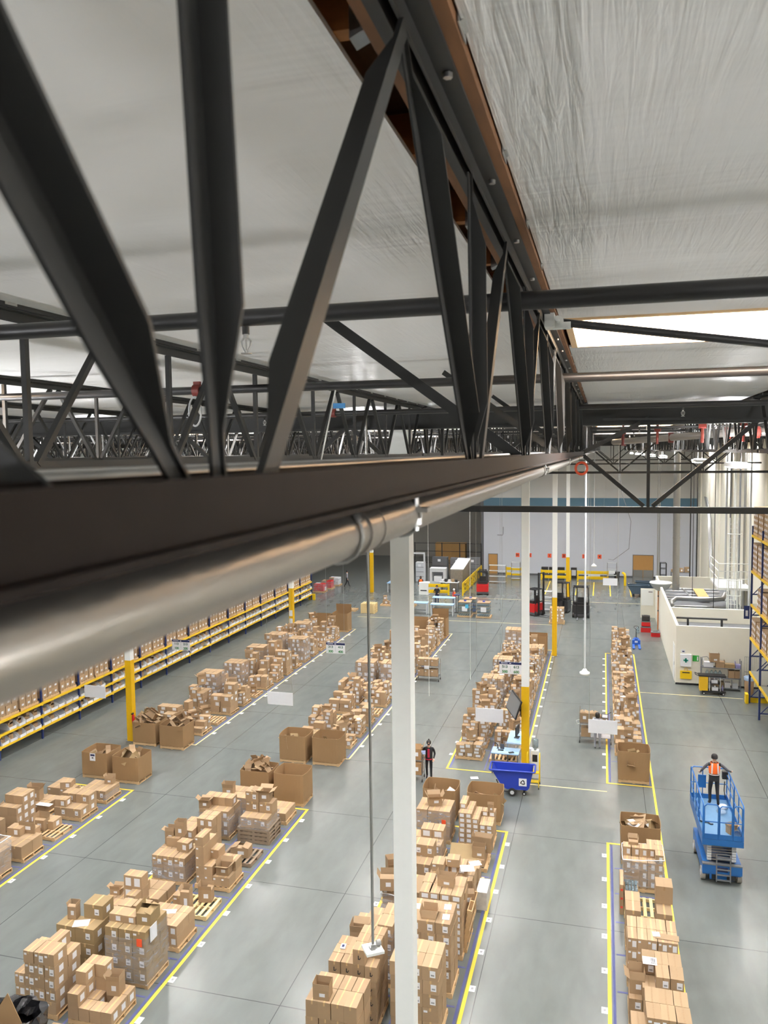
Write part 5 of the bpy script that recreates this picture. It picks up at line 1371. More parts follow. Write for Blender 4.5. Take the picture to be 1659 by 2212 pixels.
# ------------------------------------------------------------------ people: one continuous body grown over a skeleton, hair and clothing as children
def person(label, loc, rz, H, pose, cols, hair='short', extras=None):
    """pose: joint positions in a 1.75 m figure facing -y"""
    P = dict(hipL=(.09, 0, .93), kneeL=(.10, -.02, .50), ankL=(.10, .02, .09), toeL=(.11, -.14, .035),
             hipR=(-.09, 0, .93), kneeR=(-.10, -.02, .50), ankR=(-.10, .02, .09), toeR=(-.11, -.14, .035),
             pelvis=(0, 0, .97), waist=(0, 0, 1.10), chest=(0, 0, 1.30), neck=(0, 0, 1.47), skull=(0, -.01, 1.56), face=(0, -.015, 1.64), crown=(0, -.005, 1.725),
             shoL=(.185, 0, 1.41), elbL=(.23, .02, 1.13), wriL=(.24, -.04, .89), shoR=(-.185, 0, 1.41), elbR=(-.23, .02, 1.13), wriR=(-.24, -.04, .89))
    P.update(pose)
    P = {k: Vector(v) for k, v in P.items()}
    RAD = dict(pelvis=(.145, .11), waist=(.14, .105), chest=(.165, .115), neck=(.058, .058), skull=(.062, .07), face=(.078, .092), crown=(.052, .062), hipL=(.092, .092), hipR=(.092, .092), kneeL=(.06, .06), kneeR=(.06, .06),
               ankL=(.043, .043), ankR=(.043, .043), toeL=(.042, .034), toeR=(.042, .034), shoL=(.066, .062), shoR=(.066, .062), elbL=(.046, .046), elbR=(.046, .046), wriL=(.030, .030), wriR=(.030, .030))
    E = [('pelvis', 'waist', 'top'), ('waist', 'chest', 'top'), ('chest', 'neck', 'top'), ('neck', 'skull', 'skin'), ('skull', 'face', 'skin'), ('face', 'crown', 'skin'), ('chest', 'shoL', 'top'), ('shoL', 'elbL', 'sleeve'), ('elbL', 'wriL', 'sleeve'),
         ('chest', 'shoR', 'top'), ('shoR', 'elbR', 'sleeve'), ('elbR', 'wriR', 'sleeve'), ('pelvis', 'hipL', 'leg'), ('hipL', 'kneeL', 'leg'), ('kneeL', 'ankL', 'leg'), ('ankL', 'toeL', 'shoe'), ('pelvis', 'hipR', 'leg'), ('hipR', 'kneeR', 'leg'), ('kneeR', 'ankR', 'leg'), ('ankR', 'toeR', 'shoe')]
    # nose and ears
    P['nose'] = P['face'] + Vector((0, -.105, -.01)); RAD['nose'] = (.016, .016); E.append(('face', 'nose', 'skin'))
    for s, n in ((1, 'earL'), (-1, 'earR')):
        P[n] = P['face'] + Vector((s * .085, .01, -.005)); RAD[n] = (.014, .02); E.append(('face', n, 'skin'))
    for s, S in ((1, 'L'), (-1, 'R')):
        w = P['wri' + S]; d = (w - P['elb' + S]).normalized()
        side = d.cross(Vector((0, 1, 0)))
        side = side.normalized() if side.length > .2 else Vector((1, 0, 0))
        nrm = side.cross(d)
        P['palm' + S] = w + d * .07; RAD['palm' + S] = (.034, .018); E.append(('wri' + S, 'palm' + S, 'skin'))
        for i in range(4):
            b = w + d * .095 + side * (.027 - .018 * i); l = (.065, .075, .07, .055)[i]
            P[f'f{S}{i}a'] = b + d * l * .45 - nrm * .004; P[f'f{S}{i}b'] = b + d * l * .85 - nrm * .018
            RAD[f'f{S}{i}a'] = (.0085, .0085); RAD[f'f{S}{i}b'] = (.007, .007)
            E += [('palm' + S, f'f{S}{i}a', 'skin'), (f'f{S}{i}a', f'f{S}{i}b', 'skin')]
        P[f't{S}a'] = w + d * .05 + side * .045 - nrm * .012; P[f't{S}b'] = w + d * .085 + side * .058 - nrm * .022
        RAD[f't{S}a'] = (.011, .011); RAD[f't{S}b'] = (.009, .009)
        E += [('palm' + S, f't{S}a', 'skin'), (f't{S}a', f't{S}b', 'skin')]
    names = list(P); ix = {n: i for i, n in enumerate(names)}
    k = H / 1.75
    me = bpy.data.meshes.new('person'); me.from_pydata([P[n] * k for n in names], [(ix[a], ix[b]) for a, b, c in E], [])
    o = bpy.data.objects.new('person', me); COL.objects.link(o)
    sk = o.modifiers.new('skin', 'SKIN'); sk.use_smooth_shade = True
    for n in names:
        v = me.skin_vertices[0].data[ix[n]]; v.radius = (RAD[n][0] * k, RAD[n][1] * k); v.use_root = n == 'pelvis'
    ss = o.modifiers.new('sub', 'SUBSURF'); ss.levels = 1; ss.render_levels = 1
    bpy.context.view_layer.update()
    em = bpy.data.meshes.new_from_object(o.evaluated_get(bpy.context.evaluated_depsgraph_get()))
    bpy.data.objects.remove(o)
    zones = ['skin', 'top', 'sleeve', 'leg', 'shoe']
    em.materials.clear()
    for zn in zones: em.materials.append(cols.get(zn, SKIN))
    segs = [(P[a] * k, P[b] * k, zones.index(c)) for a, b, c in E]
    for p in em.polygons:
        c = p.center; best = 9; bi = 0
        for a, b, z in segs:
            ab = b - a; t = max(0, min(1, (c - a).dot(ab) / ab.length_squared)); dd = (c - (a + ab * t)).length
            if dd < best: best = dd; bi = z
        p.material_index = bi; p.use_smooth = True
    em.name = 'person'
    o = obj('person', em, None, loc, rz); tag(o, label, 'person')
    f = P['face'] * k
    if hair:
        h = MB(); prof = [(.098, -.05), (.104, -.01), (.102, .03), (.085, .075), (.05, .105), (.004, .115)] if hair != 'long' else [(.085, -.16), (.11, -.08), (.106, .0), (.1, .04), (.085, .08), (.05, .108), (.004, .118)]
        vs0 = len(h.v)
        h.lathe([(r * k, z * k) for r, z in prof], (f.x, f.y + .022 * k, f.z), 0, 18)
        h.build('beanie' if hair == 'beanie' else 'hair', cols.get('hair', HAIR), o)
        if hair == 'beanie': MB().lathe([(.0, .10 * k), (.03 * k, .115 * k), (.034 * k, .14 * k), (.02 * k, .165 * k), (0, .17 * k)], (f.x, f.y + .02 * k, f.z), 0, 12).build('pompom', cols.get('hair', HAIR), o)
    for s in (-1, 1): MB().lathe([(.0, -.008), (.009, 0), (0, .008)], (f.x + s * .03 * k, f.y - .088 * k, f.z + .018 * k), 0, 8).build('eye', INK, o)
    def torso(z0, z1, gx, gy, name, m, n=24, open_front=False):
        b = MB(); ks = ['pelvis', 'waist', 'chest', 'neck']; vs = []; fs = []; L = 7
        for i in range(L + 1):
            z = z0 + (z1 - z0) * i / L
            c = None
            for a, d in zip(ks, ks[1:]):
                if P[a].z <= z <= P[d].z or (a == 'pelvis' and z < P[a].z):
                    t = max(0, (z - P[a].z) / (P[d].z - P[a].z)); c = P[a].lerp(P[d], t)
                    rx = RAD[a][0] + (RAD[d][0] - RAD[a][0]) * t; ry = RAD[a][1] + (RAD[d][1] - RAD[a][1]) * t; break
            if c is None: c = P['neck']; rx, ry = .1, .09
            if z > 1.33: rx = .175 - (z - 1.33) * .55; ry = .115 - (z - 1.33) * .25
            for j in range(n): vs.append(((c.x + (rx + gx) * math.cos(2*PI*j/n)) * k, (c.y + (ry + gy) * math.sin(2*PI*j/n)) * k, z * k))
        for i in range(L):
            for j in range(n): fs.append((i*n+j, i*n+(j+1)%n, (i+1)*n+(j+1)%n, (i+1)*n+j))
        b.add(vs, fs, 0, True); return b.build(name, m, o)
    for e in (extras or []):
        if e[0] == 'torso': torso(*e[1:])
        elif e[0] == 'mesh': e[1](k).build(e[2], e[3], o)
    return o

bk = dict(top=BLKCLOTH, sleeve=BLKCLOTH, leg=BLKCLOTH, shoe=SHOE)
# worker on the lift, seen from behind, hands on the rails
person('person in orange safety vest standing on the blue lift, seen from behind', (3.70, 28.42, 1.46), PI + .05, 1.80,
       dict(shoL=(.19, 0, 1.41), elbL=(.34, -.12, 1.16), wriL=(.37, -.30, 1.01), shoR=(-.19, 0, 1.41), elbR=(-.40, .02, 1.22), wriR=(-.55, -.22, 1.10), kneeL=(.12, -.04, .50), ankL=(.11, -.05, .09), toeL=(.13, -.21, .035), kneeR=(-.10, .03, .50), ankR=(-.12, .12, .09), toeR=(-.13, -.04, .035)),
       dict(top=BLKCLOTH, sleeve=DGCLOTH, leg=BLKCLOTH, shoe=SHOE), 'short',
       [('torso', 1.10, 1.46, .022, .026, 'safety_vest', HIVIS), ('torso', 1.035, 1.10, .024, .028, 'vest_hem', BLKCLOTH), ('torso', 1.055, 1.085, .027, .031, 'reflective_band', SILVER),
        ('torso', .86, 1.02, .02, .025, 'shorts_hem', BLKCLOTH),
        ('mesh', lambda k: MB().bar((.10*k, .150*k, 1.12*k), (.085*k, .12*k, 1.45*k), .05*k, .012).bar((-.10*k, .150*k, 1.12*k), (-.085*k, .12*k, 1.45*k), .05*k, .012), 'reflective_strip', SILVER)])
# woman beside the cart behind the white column
person('person in black jacket and bobble hat walking beside a cart', (-6.85, 31.75, 0), .12, 1.66,
       dict(elbR=(-.27, -.02, 1.16), wriR=(-.20, -.26, 1.16), elbL=(.26, .03, 1.14), wriL=(.22, -.14, .98), kneeL=(.10, -.08, .50), ankL=(.11, -.10, .10), toeL=(.12, -.26, .04), kneeR=(-.10, .02, .50), ankR=(-.10, .16, .11), toeR=(-.11, .01, .035)),
       bk, 'beanie', [('torso', .94, 1.44, .016, .02, 'jacket', BLKCLOTH), ('torso', .90, .95, .02, .022, 'shirt_hem', REDCLOTH),
                      ('mesh', lambda k: MB().box(-.045*k, .045*k, -.150*k, -.128*k, 1.02*k, 1.40*k), 'shirt_front', REDCLOTH), ('mesh', lambda k: MB().box(-.05*k, .05*k, -.115*k, -.085*k, 1.565*k, 1.62*k), 'face_mask', BLKCLOTH)])
tag(MB().box(-.10, .10, -.005, .005, -.08, .08).build('paper_sheet', mat('pale blue paper', (190, 204, 240), .6), None, (-7.02, 31.42, 1.24), .3), 'pale blue papers held by the person in bobble hat', 'paper')
# person in grey behind the blank sign
person('person in grey clothes facing away at the cart behind a blank sign', (-.15, 36.85, 0), PI, 1.70,
       dict(elbL=(.27, -.10, 1.18), wriL=(.20, -.32, 1.10), elbR=(-.27, -.10, 1.18), wriR=(-.20, -.32, 1.10)), dict(top=GREYCLOTH, sleeve=GREYCLOTH, leg=GREYCLOTH, shoe=SHOE), 'long', [('torso', .95, 1.45, .02, .024, 'sweatshirt', GREYCLOTH)])
person('person in dark trousers walking far left past wrapped pallets', (-24.8, 76.6, 0), PI/2 + .4, 1.74, dict(kneeL=(.10, -.14, .52), ankL=(.10, -.24, .12), toeL=(.1, -.38, .08), kneeR=(-.10, .08, .50), ankR=(-.10, .30, .14), toeR=(-.10, .18, .05)), dict(top=GREYCLOTH, sleeve=GREYCLOTH, leg=BLKCLOTH, shoe=SHOE), 'short')
person('person in orange vest standing left of the white printer', (-16.75, 74.6, 0), .2, 1.68, {}, bk, 'long', [('torso', 1.0, 1.44, .022, .024, 'safety_vest', HIVIS)])
person('person in black behind the blue topped workbench', (-14.1, 69.3, 0), .1, 1.76, dict(elbL=(.25, -.1, 1.16), wriL=(.16, -.30, 1.08), elbR=(-.25, -.1, 1.16), wriR=(-.16, -.30, 1.08)), dict(top=BLKCLOTH, sleeve=BLKCLOTH, leg=NAVYC, shoe=SHOE), 'short', [('torso', .95, 1.44, .016, .02, 'jacket', BLKCLOTH)])
person('person with white hair and orange vest beside the yellow barrier', (-12.45, 68.6, 0), 1.2, 1.62, dict(elbR=(-.25, -.1, 1.16), wriR=(-.12, -.30, 1.05)), dict(top=BLKCLOTH, sleeve=REDCLOTH, leg=NAVYC, shoe=SHOE, hair=PAPER), 'short', [('torso', 1.0, 1.44, .022, .024, 'safety_vest', HIVIS)])

# ------------------------------------------------------------------ blue scissor lift
t = thing('scissor_lift', 'blue scissor lift carrying a person in an orange vest', 'lift', (3.66, 25.9, 0), .018)
W = .60; L0, L1 = 0.0, 3.10; DZ = 1.45; RZ = 2.55
b = MB().box(-W + .04, -W + .24, .12, 2.45, .26, .66).box(W - .24, W - .04, .12, 2.45, .26, .66).box(-W + .24, W - .24, .16, 2.40, .22, .34)
b.box(-W + .02, W - .02, .02, .16, .34, .62).box(-W + .24, W - .24, .06, .12, .14, .34).build('chassis', LIFTB, t)
MB().box(-W + .02, W - .02, .0, .14, .621, .66).build('rear_step', GREYM, t)
MB().box(-.14, .16, .010, .018, .42, .56).build('data_plate', NAVYC, t)
for s in (-1, 1):
    for y in (.32, 2.05): MB().wheel((s * (W - .07), y, .20), .20, .13, 'x', 0, 1).build('wheel', [RUBBER, LTGREY], t)
# folded scissor stack
for i in range(6):
    z = .70 + .085 * i
    for s in (-1, 1):
        MB().box(s * .36 - .05, s * .36 + .05, .20, 2.30, z - .033, z + .033).wheel((s * .36, .24, z), .05, .12, 'x', 1).wheel((s * .36, 1.25, z), .05, .12, 'x', 1).build('scissor_arm', [GREYM, LTGREY], t)
    MB().tube((-.36, .24, z), (.36, .24, z), .022, n=8).build('cross_tube', GREYM, t)
MB().box(-W, W, L0, L1, DZ - .20, DZ - .01).build('platform_frame', LIFTB, t)
MB().box(-W + .03, W - .03, L0 + .03, L1 - .03, DZ - .009, DZ + .004).build('deck', LIFTL, t)
MB().box(-W, W, L0, L0 + .02, DZ, DZ + .16).box(-W, W, L1 - .02, L1, DZ, DZ + .16).box(-W, -W + .02, L0 + .02, L1 - .02, DZ, DZ + .16).box(W - .02, W, L0 + .02, L1 - .02, DZ, DZ + .16).build('toe_board', LIFTB, t)
rr_ = .022
for s in (-1, 1):
    x = s * (W - .02); g = MB()
    g.path([(x, L0 + .02, DZ), (x, L0 + .02, RZ - .06), (x, L0 + .08, RZ), (x, L1 - .08, RZ), (x, L1 - .02, RZ - .06), (x, L1 - .02, DZ)], rr_)
    g.tube((x, L0 + .02, 2.0), (x, L1 - .02, 2.0), .018)
    for y in (.85, 1.65, 2.4): g.tube((x, y, DZ), (x, y, RZ), .018)
    g.build('side_guardrail', LIFTB, t)
    g = MB(); g.tube((x - s * .045, 1.5, RZ - .10), (x - s * .045, L1 - .1, RZ - .10), .016).tube((x - s * .045, 1.5, DZ + .3), (x - s * .045, L1 - .1, DZ + .3), .016)
    g.tube((x - s * .045, 1.5, DZ), (x - s * .045, 1.5, RZ - .1), .016); g.build('extension_rail', LIFTB, t)
g = MB(); y = L0 + .01
g.path([(-W + .05, y, DZ), (-W + .05, y, RZ - .08), (-W + .13, y, RZ), (-.20, y, RZ), (-.14, y, RZ - .06), (-.14, y, DZ)], rr_)
g.path([(.30, y, DZ), (.30, y, RZ - .06), (.36, y, RZ), (W - .13, y, RZ), (W - .05, y, RZ - .08), (W - .05, y, DZ)], rr_)
g.tube((-W + .05, y, 2.0), (-.14, y, 2.0), .018).tube((.30, y, 2.0), (W - .05, y, 2.0), .018).build('end_guardrail', LIFTB, t)
g = MB().path([(-.10, y, DZ + .1), (-.10, y, RZ - .10), (-.04, y, RZ - .04), (.22, y, RZ - .04), (.26, y, RZ - .10), (.26, y, DZ + .1)], .020).tube((-.10, y, 2.0), (.26, y, 2.0), .018); g.build('gate', LIFTB, t)
y = L1 - .02
MB().path([(-W + .02, y, DZ), (-W + .02, y, RZ - .08), (-W + .10, y, RZ), (W - .10, y, RZ), (W - .02, y, RZ - .08), (W - .02, y, DZ)], rr_).tube((-W, y, 2.0), (W, y, 2.0), .018).tube((-.2, y, DZ), (-.2, y, RZ), .018).build('front_guardrail', LIFTB, t)
MB().box(-.36, -.10, L1 - .10, L1 - .06, 1.85, 2.30).build('manual_box', LIFTB, t)
MB().box(.38, .56, L1 - .34, L1 - .18, 2.30, 2.55).path([(.47, L1 - .26, 2.2), (.45, L1 - .3, 1.9), (.5, L1 - .25, 1.6)], .015).build('control_box', BLACK, t)
g = MB()
for x in (-.17, .23): g.bar((x, -.03, .12), (x, .02, .98), .035, .03)
for i in range(5): g.box(-.16, .22, -.055, .005, .16 + .17 * i, .19 + .17 * i)
g.build('ladder', GREYM, t)
MB().box(-.30, -.14, .05, .055, .15, .30).box(.14, .38, .05, .055, .15, .30).build('battery_door', BLACK, t)
for (x, y, l, bd) in [(3.86, 27.85, 'crumpled clear plastic bag on the lift deck', 0), (3.98, 28.30, 'torn packaging beside the person on the lift', 1)]:
    tag(MB().lathe([(0, 0), (.14, .02), (.16, .08), (.10, .15), (.05, .2), (0, .2)] if not bd else [(0, 0), (.16, .01), (.13, .09), (.03, .12), (0, .12)], n=9).build('plastic_bag', [CLEAR, PAPER][bd], None, (x, y, 1.457), .4), l, 'bag')
open_carton(3.98, 26.45, 1.457, .26, .22, .20, 'small open carton in the corner of the lift deck', None, .5, (60, 80, 40, 70))
tag(MB().tube((0, 0, 0), (0, .09, 0), .10, n=12).build('tape_roll', CHROME, None, (4.10, 26.2, 1.56)), 'grey roll beside the small carton on the lift deck', 'roll')
tag(MB().path([(-.2, .1, .02), (-.1, .0, .03), (.05, .02, .03), (.12, -.1, .02), (.2, -.08, .02)], .022).build('air_hose', BLACK, None, (3.3, 27.0, 1.457)), 'dark strap lying on the lift deck', 'strap')

# ------------------------------------------------------------------ blue tilt truck with recycling symbol
t = thing('tilt_truck', 'blue wheeled tilt cart with a white recycling symbol', 'tilt cart', (-3.36, 31.25, 0), .05)
b = MB()
prof = [(-.80, 1.02), (-.38, .34), (-.20, .26), (.58, .26), (.66, .36), (.80, 1.02)]
vs = []; w = .38
for y, sc in ((-w, 1), (w, 1)):
    for x, z in prof: vs.append((x, y * (1 if z > .9 else .86), z))
n = len(prof); fs = [tuple(range(n)), tuple(range(2*n - 1, n - 1, -1))]
for i in range(n - 1): fs.append((i, n + i, n + i + 1, i + 1))
b.add(vs, fs)
vi = [(x * .965, y * .94, z + (.02 if z < .9 else 0)) for x, y, z in vs]
b.add(vi, [tuple(reversed(f)) for f in fs])
b.build('body', BLUE, t)
MB().path([(-.84, -.42, 1.03), (.84, -.42, 1.03), (.88, -.38, 1.03), (.88, .38, 1.03), (.84, .42, 1.03), (-.84, .42, 1.03), (-.88, .38, 1.03), (-.88, -.38, 1.03)], .035, closed=True).build('rim', BLUE, t)
MB().path([(-.62, -.30, .62), (-.48, -.32, .30), (-.30, -.34, .18), (.0, -.34, .17)], .022).path([(-.62, .30, .62), (-.48, .32, .30), (-.30, .34, .18), (.0, .34, .17)], .022).build('under_frame', BLACK, t)
for s in (-1, 1): MB().wheel((.0, s * .36, .16), .16, .06, 'y', 0, 1).build('wheel', [TYRE, LTGREY], t)
for s in (-1, 1): MB().wheel((.46, s * .22, .075), .075, .04, 'y', 0, 1).box(.43, .49, s * .22 - .03, s * .22 + .03, .13, .27).build('caster', [TYRE, LTGREY], t)
card = MB().box(.26, .56, -.372, -.362, .44, .74).build('symbol_card', PAPER, t)
sym = MB()
for i in range(3):
    M = Matrix.Translation((.41, -.374, .585)) @ Matrix.Rotation(i * 2 * PI / 3, 4, 'Y')
    sym.add([(-.055, 0, .055), (-.005, 0, .100), (.035, 0, .100), (.060, 0, .055), (.075, 0, .065), (.070, 0, .005), (.010, 0, .025), (.025, 0, .035), (.005, 0, .068), (-.02, 0, .035)], [(0, 1, 9), (1, 2, 8, 9), (2, 3, 7, 8), (4, 5, 6)], 0, False, M)
sym.build('recycling_symbol', INK, t)
# rolling steps, yellow, behind the tilt truck
t = thing('step_ladder', 'yellow rolling step ladder behind the blue tilt cart', 'step ladder', (-2.62, 32.05, 0))
for i, z in enumerate((.28, .56)): MB().box(-.22, .22, -.28 + .24 * i, -.02 + .24 * i, z - .03, z).build('step', YELLOW, t)
for s in (-1, 1):
    MB().path([(s * .24, -.30, .05), (s * .24, -.28, .28), (s * .24, -.04, .58), (s * .24, -.02, 1.25), (s * .24, .06, 1.33), (s * .24, .18, 1.33), (s * .24, .24, 1.25), (s * .24, .26, .05)], .018).build('side_rail', YELLOW, t)
for x in (-.24, .24):
    for y in (-.30, .26): MB().wheel((x, y, .05), .05, .03, 'x').build('wheel', TYRE, t)
t = thing('water_dispenser', 'white bottle stand with a clear water bottle right of the yellow column', 'water dispenser', (-2.62, 33.0, 0))
MB().box(-.15, .15, -.15, .15, 0, 1.15).box(-.10, .10, -.155, -.15, .7, 1.0, 1).build('cabinet', [WHITE, BLACK], t)
MB().lathe([(.05, 1.15), (.06, 1.22), (.13, 1.28), (.135, 1.58), (.10, 1.62), (0, 1.62)], n=16).build('bottle', GLASSY, t)

# ------------------------------------------------------------------ workstation and monitor on the column
t = thing('computer_desk', 'pale blue corner computer desk left of the yellow column', 'desk', (-3.9, 33.7, 0))
MB().box(-.55, .60, -.75, -.02, .86, .90).box(.02, .70, -.02, 1.55, 1.06, 1.10).build('desktop', BENCH, t)
for (x, y, z) in [(-.5, -.7, .86), (.55, -.7, .86), (-.5, -.08, .86), (.06, .05, 1.06), (.62, 1.48, 1.06), (.06, 1.48, 1.06)]: MB().box(x - .025, x + .025, y - .025, y + .025, 0, z).build('leg', GREYM, t)
MB().box(.0, .62, -.42, -.41, .90, 1.30).build('clear_shield', CLEAR, t)
tag(MB().box(-.22, .02, -.06, .06, 0, .02).box(-.14, .04, .10, .12, .02, .24, 1).build('keyboard', [BLACK, DKGREY], None, (-3.98, 33.30, .90)), 'black keyboard with small stand on the corner desk', 'keyboard')
tag(MB().box(-.11, .11, -.07, .07, 0, .02).build('tablet', BLACK, None, (-3.62, 33.12, .90), .5), 'dark tablet behind the clear shield on the desk', 'tablet')
tag(MB().path([(0, 0, 0), (-.02, .0, .16), (-.10, -.02, .24), (-.16, -.02, .22)], .02).box(-.05, .05, -.05, .05, 0, .02).build('barcode_scanner', BLACK, None, (-4.22, 33.5, .90)), 'black scanner on a bent stand at the desk', 'scanner')
t = thing('monitor', 'black monitor seen edge on at the back of the corner desk', 'monitor', (-3.5, 34.45, 1.10), PI/2 - .15)
MB().box(-.30, .30, -.02, .02, .12, .52).build('screen', BLACK, t); MB().box(-.02, .02, .0, .04, 0, .3).box(-.15, .15, -.08, .12, 0, .015).build('stand', BLACK, t)
t = thing('wall_monitor', 'large tilted grey monitor on an arm fixed to the yellow column', 'monitor', (-3.48, 32.85, 3.05))
M = xf(0, 0, 0, rz=-1.15, rx=-.30, ry=.12)
MB().box(-.62, .62, -.03, .03, -.40, .40, 0, M).build('housing', BLACK, t); MB().box(-.58, .58, -.034, -.031, -.36, .36, 0, M).build('screen', SCREEN, t)
MB().bar((.03, .0, -.05), (.34, -.05, -.25), .06, .08).bar((.02, .02, .05), (.34, -.05, -.25), .04, .05).box(.28, .33, -.14, .08, -.45, .0).build('arm', BLACK, t)
tag(MB().box(-.16, .16, -.12, .12, 0, .005).build('paper_sheet', PAPER, None, (-5.05, 32.3, 0.005), .3), 'white paper lying on the floor near the tilt cart', 'paper')

# ------------------------------------------------------------------ order picking carts
def pick_cart(name_l, x, y, rz, w=1.35, posts=True, h=1.55, shelves=(.30, .92), screen=False):
    t = thing('picking_cart', name_l, 'cart', (x, y, 0), rz)
    for sx in (-1, 1):
        for sy in (-1, 1):
            MB().tube((sx * w/2, sy * .28, .12), (sx * w/2, sy * .28, h if sx < 0 or screen else 1.25), .016, n=8).build('post', CHROME, t)
            MB().wheel((sx * w/2, sy * .28, .065), .065, .035, 'x').build('wheel', TYRE, t)
    for z in shelves: MB().box(-w/2, w/2, -.30, .30, z - .03, z).build('shelf', CHROME, t)
    if screen:
        MB().path([(w/2, -.28, h), (w/2 - .1, -.34, h - .05), (w/2 - .2, -.36, h - .12)], .014).build('screen_arm', BLACK, t)
        M = xf(w/2 - .28, -.38, h - .18, rx=-.35, rz=-.1)
        MB().box(-.15, .15, -.012, .012, -.10, .10, 0, M).build('tablet', BLACK, t); MB().box(-.12, .12, -.016, -.012, -.07, .07, 0, M).build('tablet_screen', PAPER, t)
        MB().path([(-w/2 - .0, -.28, 1.10), (-w/2 - .16, -.30, 1.05), (-w/2 - .12, -.30, .88), (-w/2, -.28, .92)], .014).build('handle', WHITE, t)
    return t
pick_cart('picking cart behind the blank sign with brown boxes', -.25, 37.75, 0, 1.40, screen=True)
for i, (x, w, d) in enumerate([(-.62, .42, .4), (-.18, .40, .4), (.16, .22, .3), (.38, .20, .3)]):
    open_carton(round(-.25 + x + .1, 2), 37.85, .92, w, d, .30 if i > 1 else .42, f'brown open carton on the upper shelf of the picking cart behind a sign', 'cartons on the cart behind a sign', 0, (170, 165, 160, 160), inner=False)
carton(-.68, 37.7, .30, .42, .46, .40, 'carton on the lower shelf of the picking cart behind a sign', None, '')
pick_cart('picking cart half hidden by the white column beside the bobble hat person', -7.62, 31.62, .05, 1.1)
for z, l in ((.30, 'lower'), (.92, 'upper')): open_carton(-7.35, 31.6, z, .5, .5, .46, f'open brown carton on the {l} shelf beside the bobble hat person', None, .05, (175, 120, 60, 170), material=CARDIN)
pick_cart('picking cart of brown cartons right of the white column by the middle far row', -9.92, 46.0, 0, 1.35)
for z, l in ((.30, 'lower'), (.92, 'upper')):
    for i in range(3): carton(-10.32 + .40 * i, 46.0, z, .38, .46, .40, f'brown carton on the {l} shelf of the cart by the middle far row', f'cartons on the {l} shelf of the middle cart', 'm')
tag(MB().box(-.14, .14, -.01, .01, -.1, .1).build('cart_card', PAPER, None, (-9.95, 45.68, .84)), 'white card clipped on the cart by the middle far row', 'card')

# ------------------------------------------------------------------ pallet jacks
def pallet_jack(x, y, rz, label, col):
    t = thing('pallet_jack', label, 'pallet jack', (x, y, 0), rz)
    for s in (-1, 1): MB().box(s * .19 - .08, s * .19 + .08, -1.15, -.05, .05, .11).add([(s*.19-.08, -1.15, .05), (s*.19+.08, -1.15, .05), (s*.19, -1.25, .05), (s*.19-.08, -1.15, .11), (s*.19+.08, -1.15, .11), (s*.19, -1.25, .09)], [(0, 2, 1), (3, 4, 5), (0, 3, 5, 2), (1, 2, 5, 4)]).build('fork', col, t)
    MB().box(-.27, .27, -.06, .04, .06, .40).add([(-.27, .04, .40), (.27, .04, .40), (.10, .16, .55), (-.10, .16, .55)], [(0, 1, 2, 3)]).box(-.10, .10, .02, .20, .20, .50).build('body', col, t)
    MB().box(-.1, .1, -.064, -.06, .22, .34).build('notice', PAPER, t)
    for s in (-1, 1): MB().wheel((s * .07, .14, .10), .10, .05, 'x').build('wheel', TYRE, t)
    MB().tube((0, .14, .45), (0, .26, 1.10), .025, n=8).path([(0, .26, 1.08), (-.14, .28, 1.18), (-.15, .29, 1.28), (0, .30, 1.31), (.15, .29, 1.28), (.14, .28, 1.18)], .018, closed=True).build('handle', BLACK, t)
    return t
pallet_jack(2.30, 57.4, 0, 'blue pallet jack at the end of the far narrow row', mat('jack blue paint', (44, 92, 178), .4))
pallet_jack(-10.65, 67.6, 0, 'pallet jack behind the wrapped bottled goods', mat('jack blue paint', (44, 92, 178), .4))

# ------------------------------------------------------------------ forklifts
def reach_truck(x, y, rz, label, col, mast=False, h=2.15, wd=1.1):
    t = thing('forklift', label, 'forklift', (x, y, 0), rz)
    w = wd / 2
    b = MB().box(-w, w, -.62, .45, .12, 1.0).box(-w + .05, w - .05, -.66, -.60, .3, .9)
    b.build('chassis', col, t)
    MB().box(-w + .08, w - .08, -.65, -.625, .25, .75).box(-w - .01, w + .01, -.63, .46, .10, .30).build('bumper', DKGREY, t)
    MB().box(-w + .12, w - .12, -.45, .2, 1.0, 1.22).box(-.25, .25, .15, .3, 1.2, 1.65).build('seat_and_console', BLACK, t)
    for sx in (-1, 1):
        for yy in (-.45, .5): MB().bar((sx * (w - .06), yy, 1.0), (sx * (w - .12), yy * .9, h), .06, .06).build('guard_post', BLACK, t)
    g = MB()
    for i in range(5): g.box(-w + .1, w - .1, -.45 + .22 * i, -.39 + .22 * i, h - .05, h)
    g.box(-w + .06, -w + .12, -.45, .5, h - .06, h).box(w - .12, w - .06, -.45, .5, h - .06, h).build('overhead_guard', BLACK, t)
    m = MB(); mh = 3.6 if mast else h + .1
    for sx in (-1, 1): m.box(sx * .30 - .05, sx * .30 + .05, .62, .74, .05, mh)
    for z in (.4, 1.2, mh - .1): m.box(-.30, .30, .64, .72, z, z + .08)
    m.build('mast', BLACK, t)
    for sx in (-1, 1): MB().box(sx * .24 - .05, sx * .24 + .05, .74, 1.8, .05, .09).build('fork', GREYM, t)
    for sx in (-1, 1):
        for yy in (-.35, .45): MB().wheel((sx * (w - .08), yy, .20), .20, .14, 'x').build('wheel', TYRE, t)
    return t
FORKB = mat('forklift charcoal paint', (44, 45, 48), .4)
reach_truck(-10.95, 75.6, .1, 'red and black reach truck beside the yellow barrier', RED)
reach_truck(-5.35, 66.6, -2.2, 'red forklift with tall black mast behind the monitor column', RED, mast=True, h=2.2)
reach_truck(-3.3, 68.4, 2.9, 'black forklift with red lamp directly behind the yellow column', FORKB, h=2.5, wd=1.35)
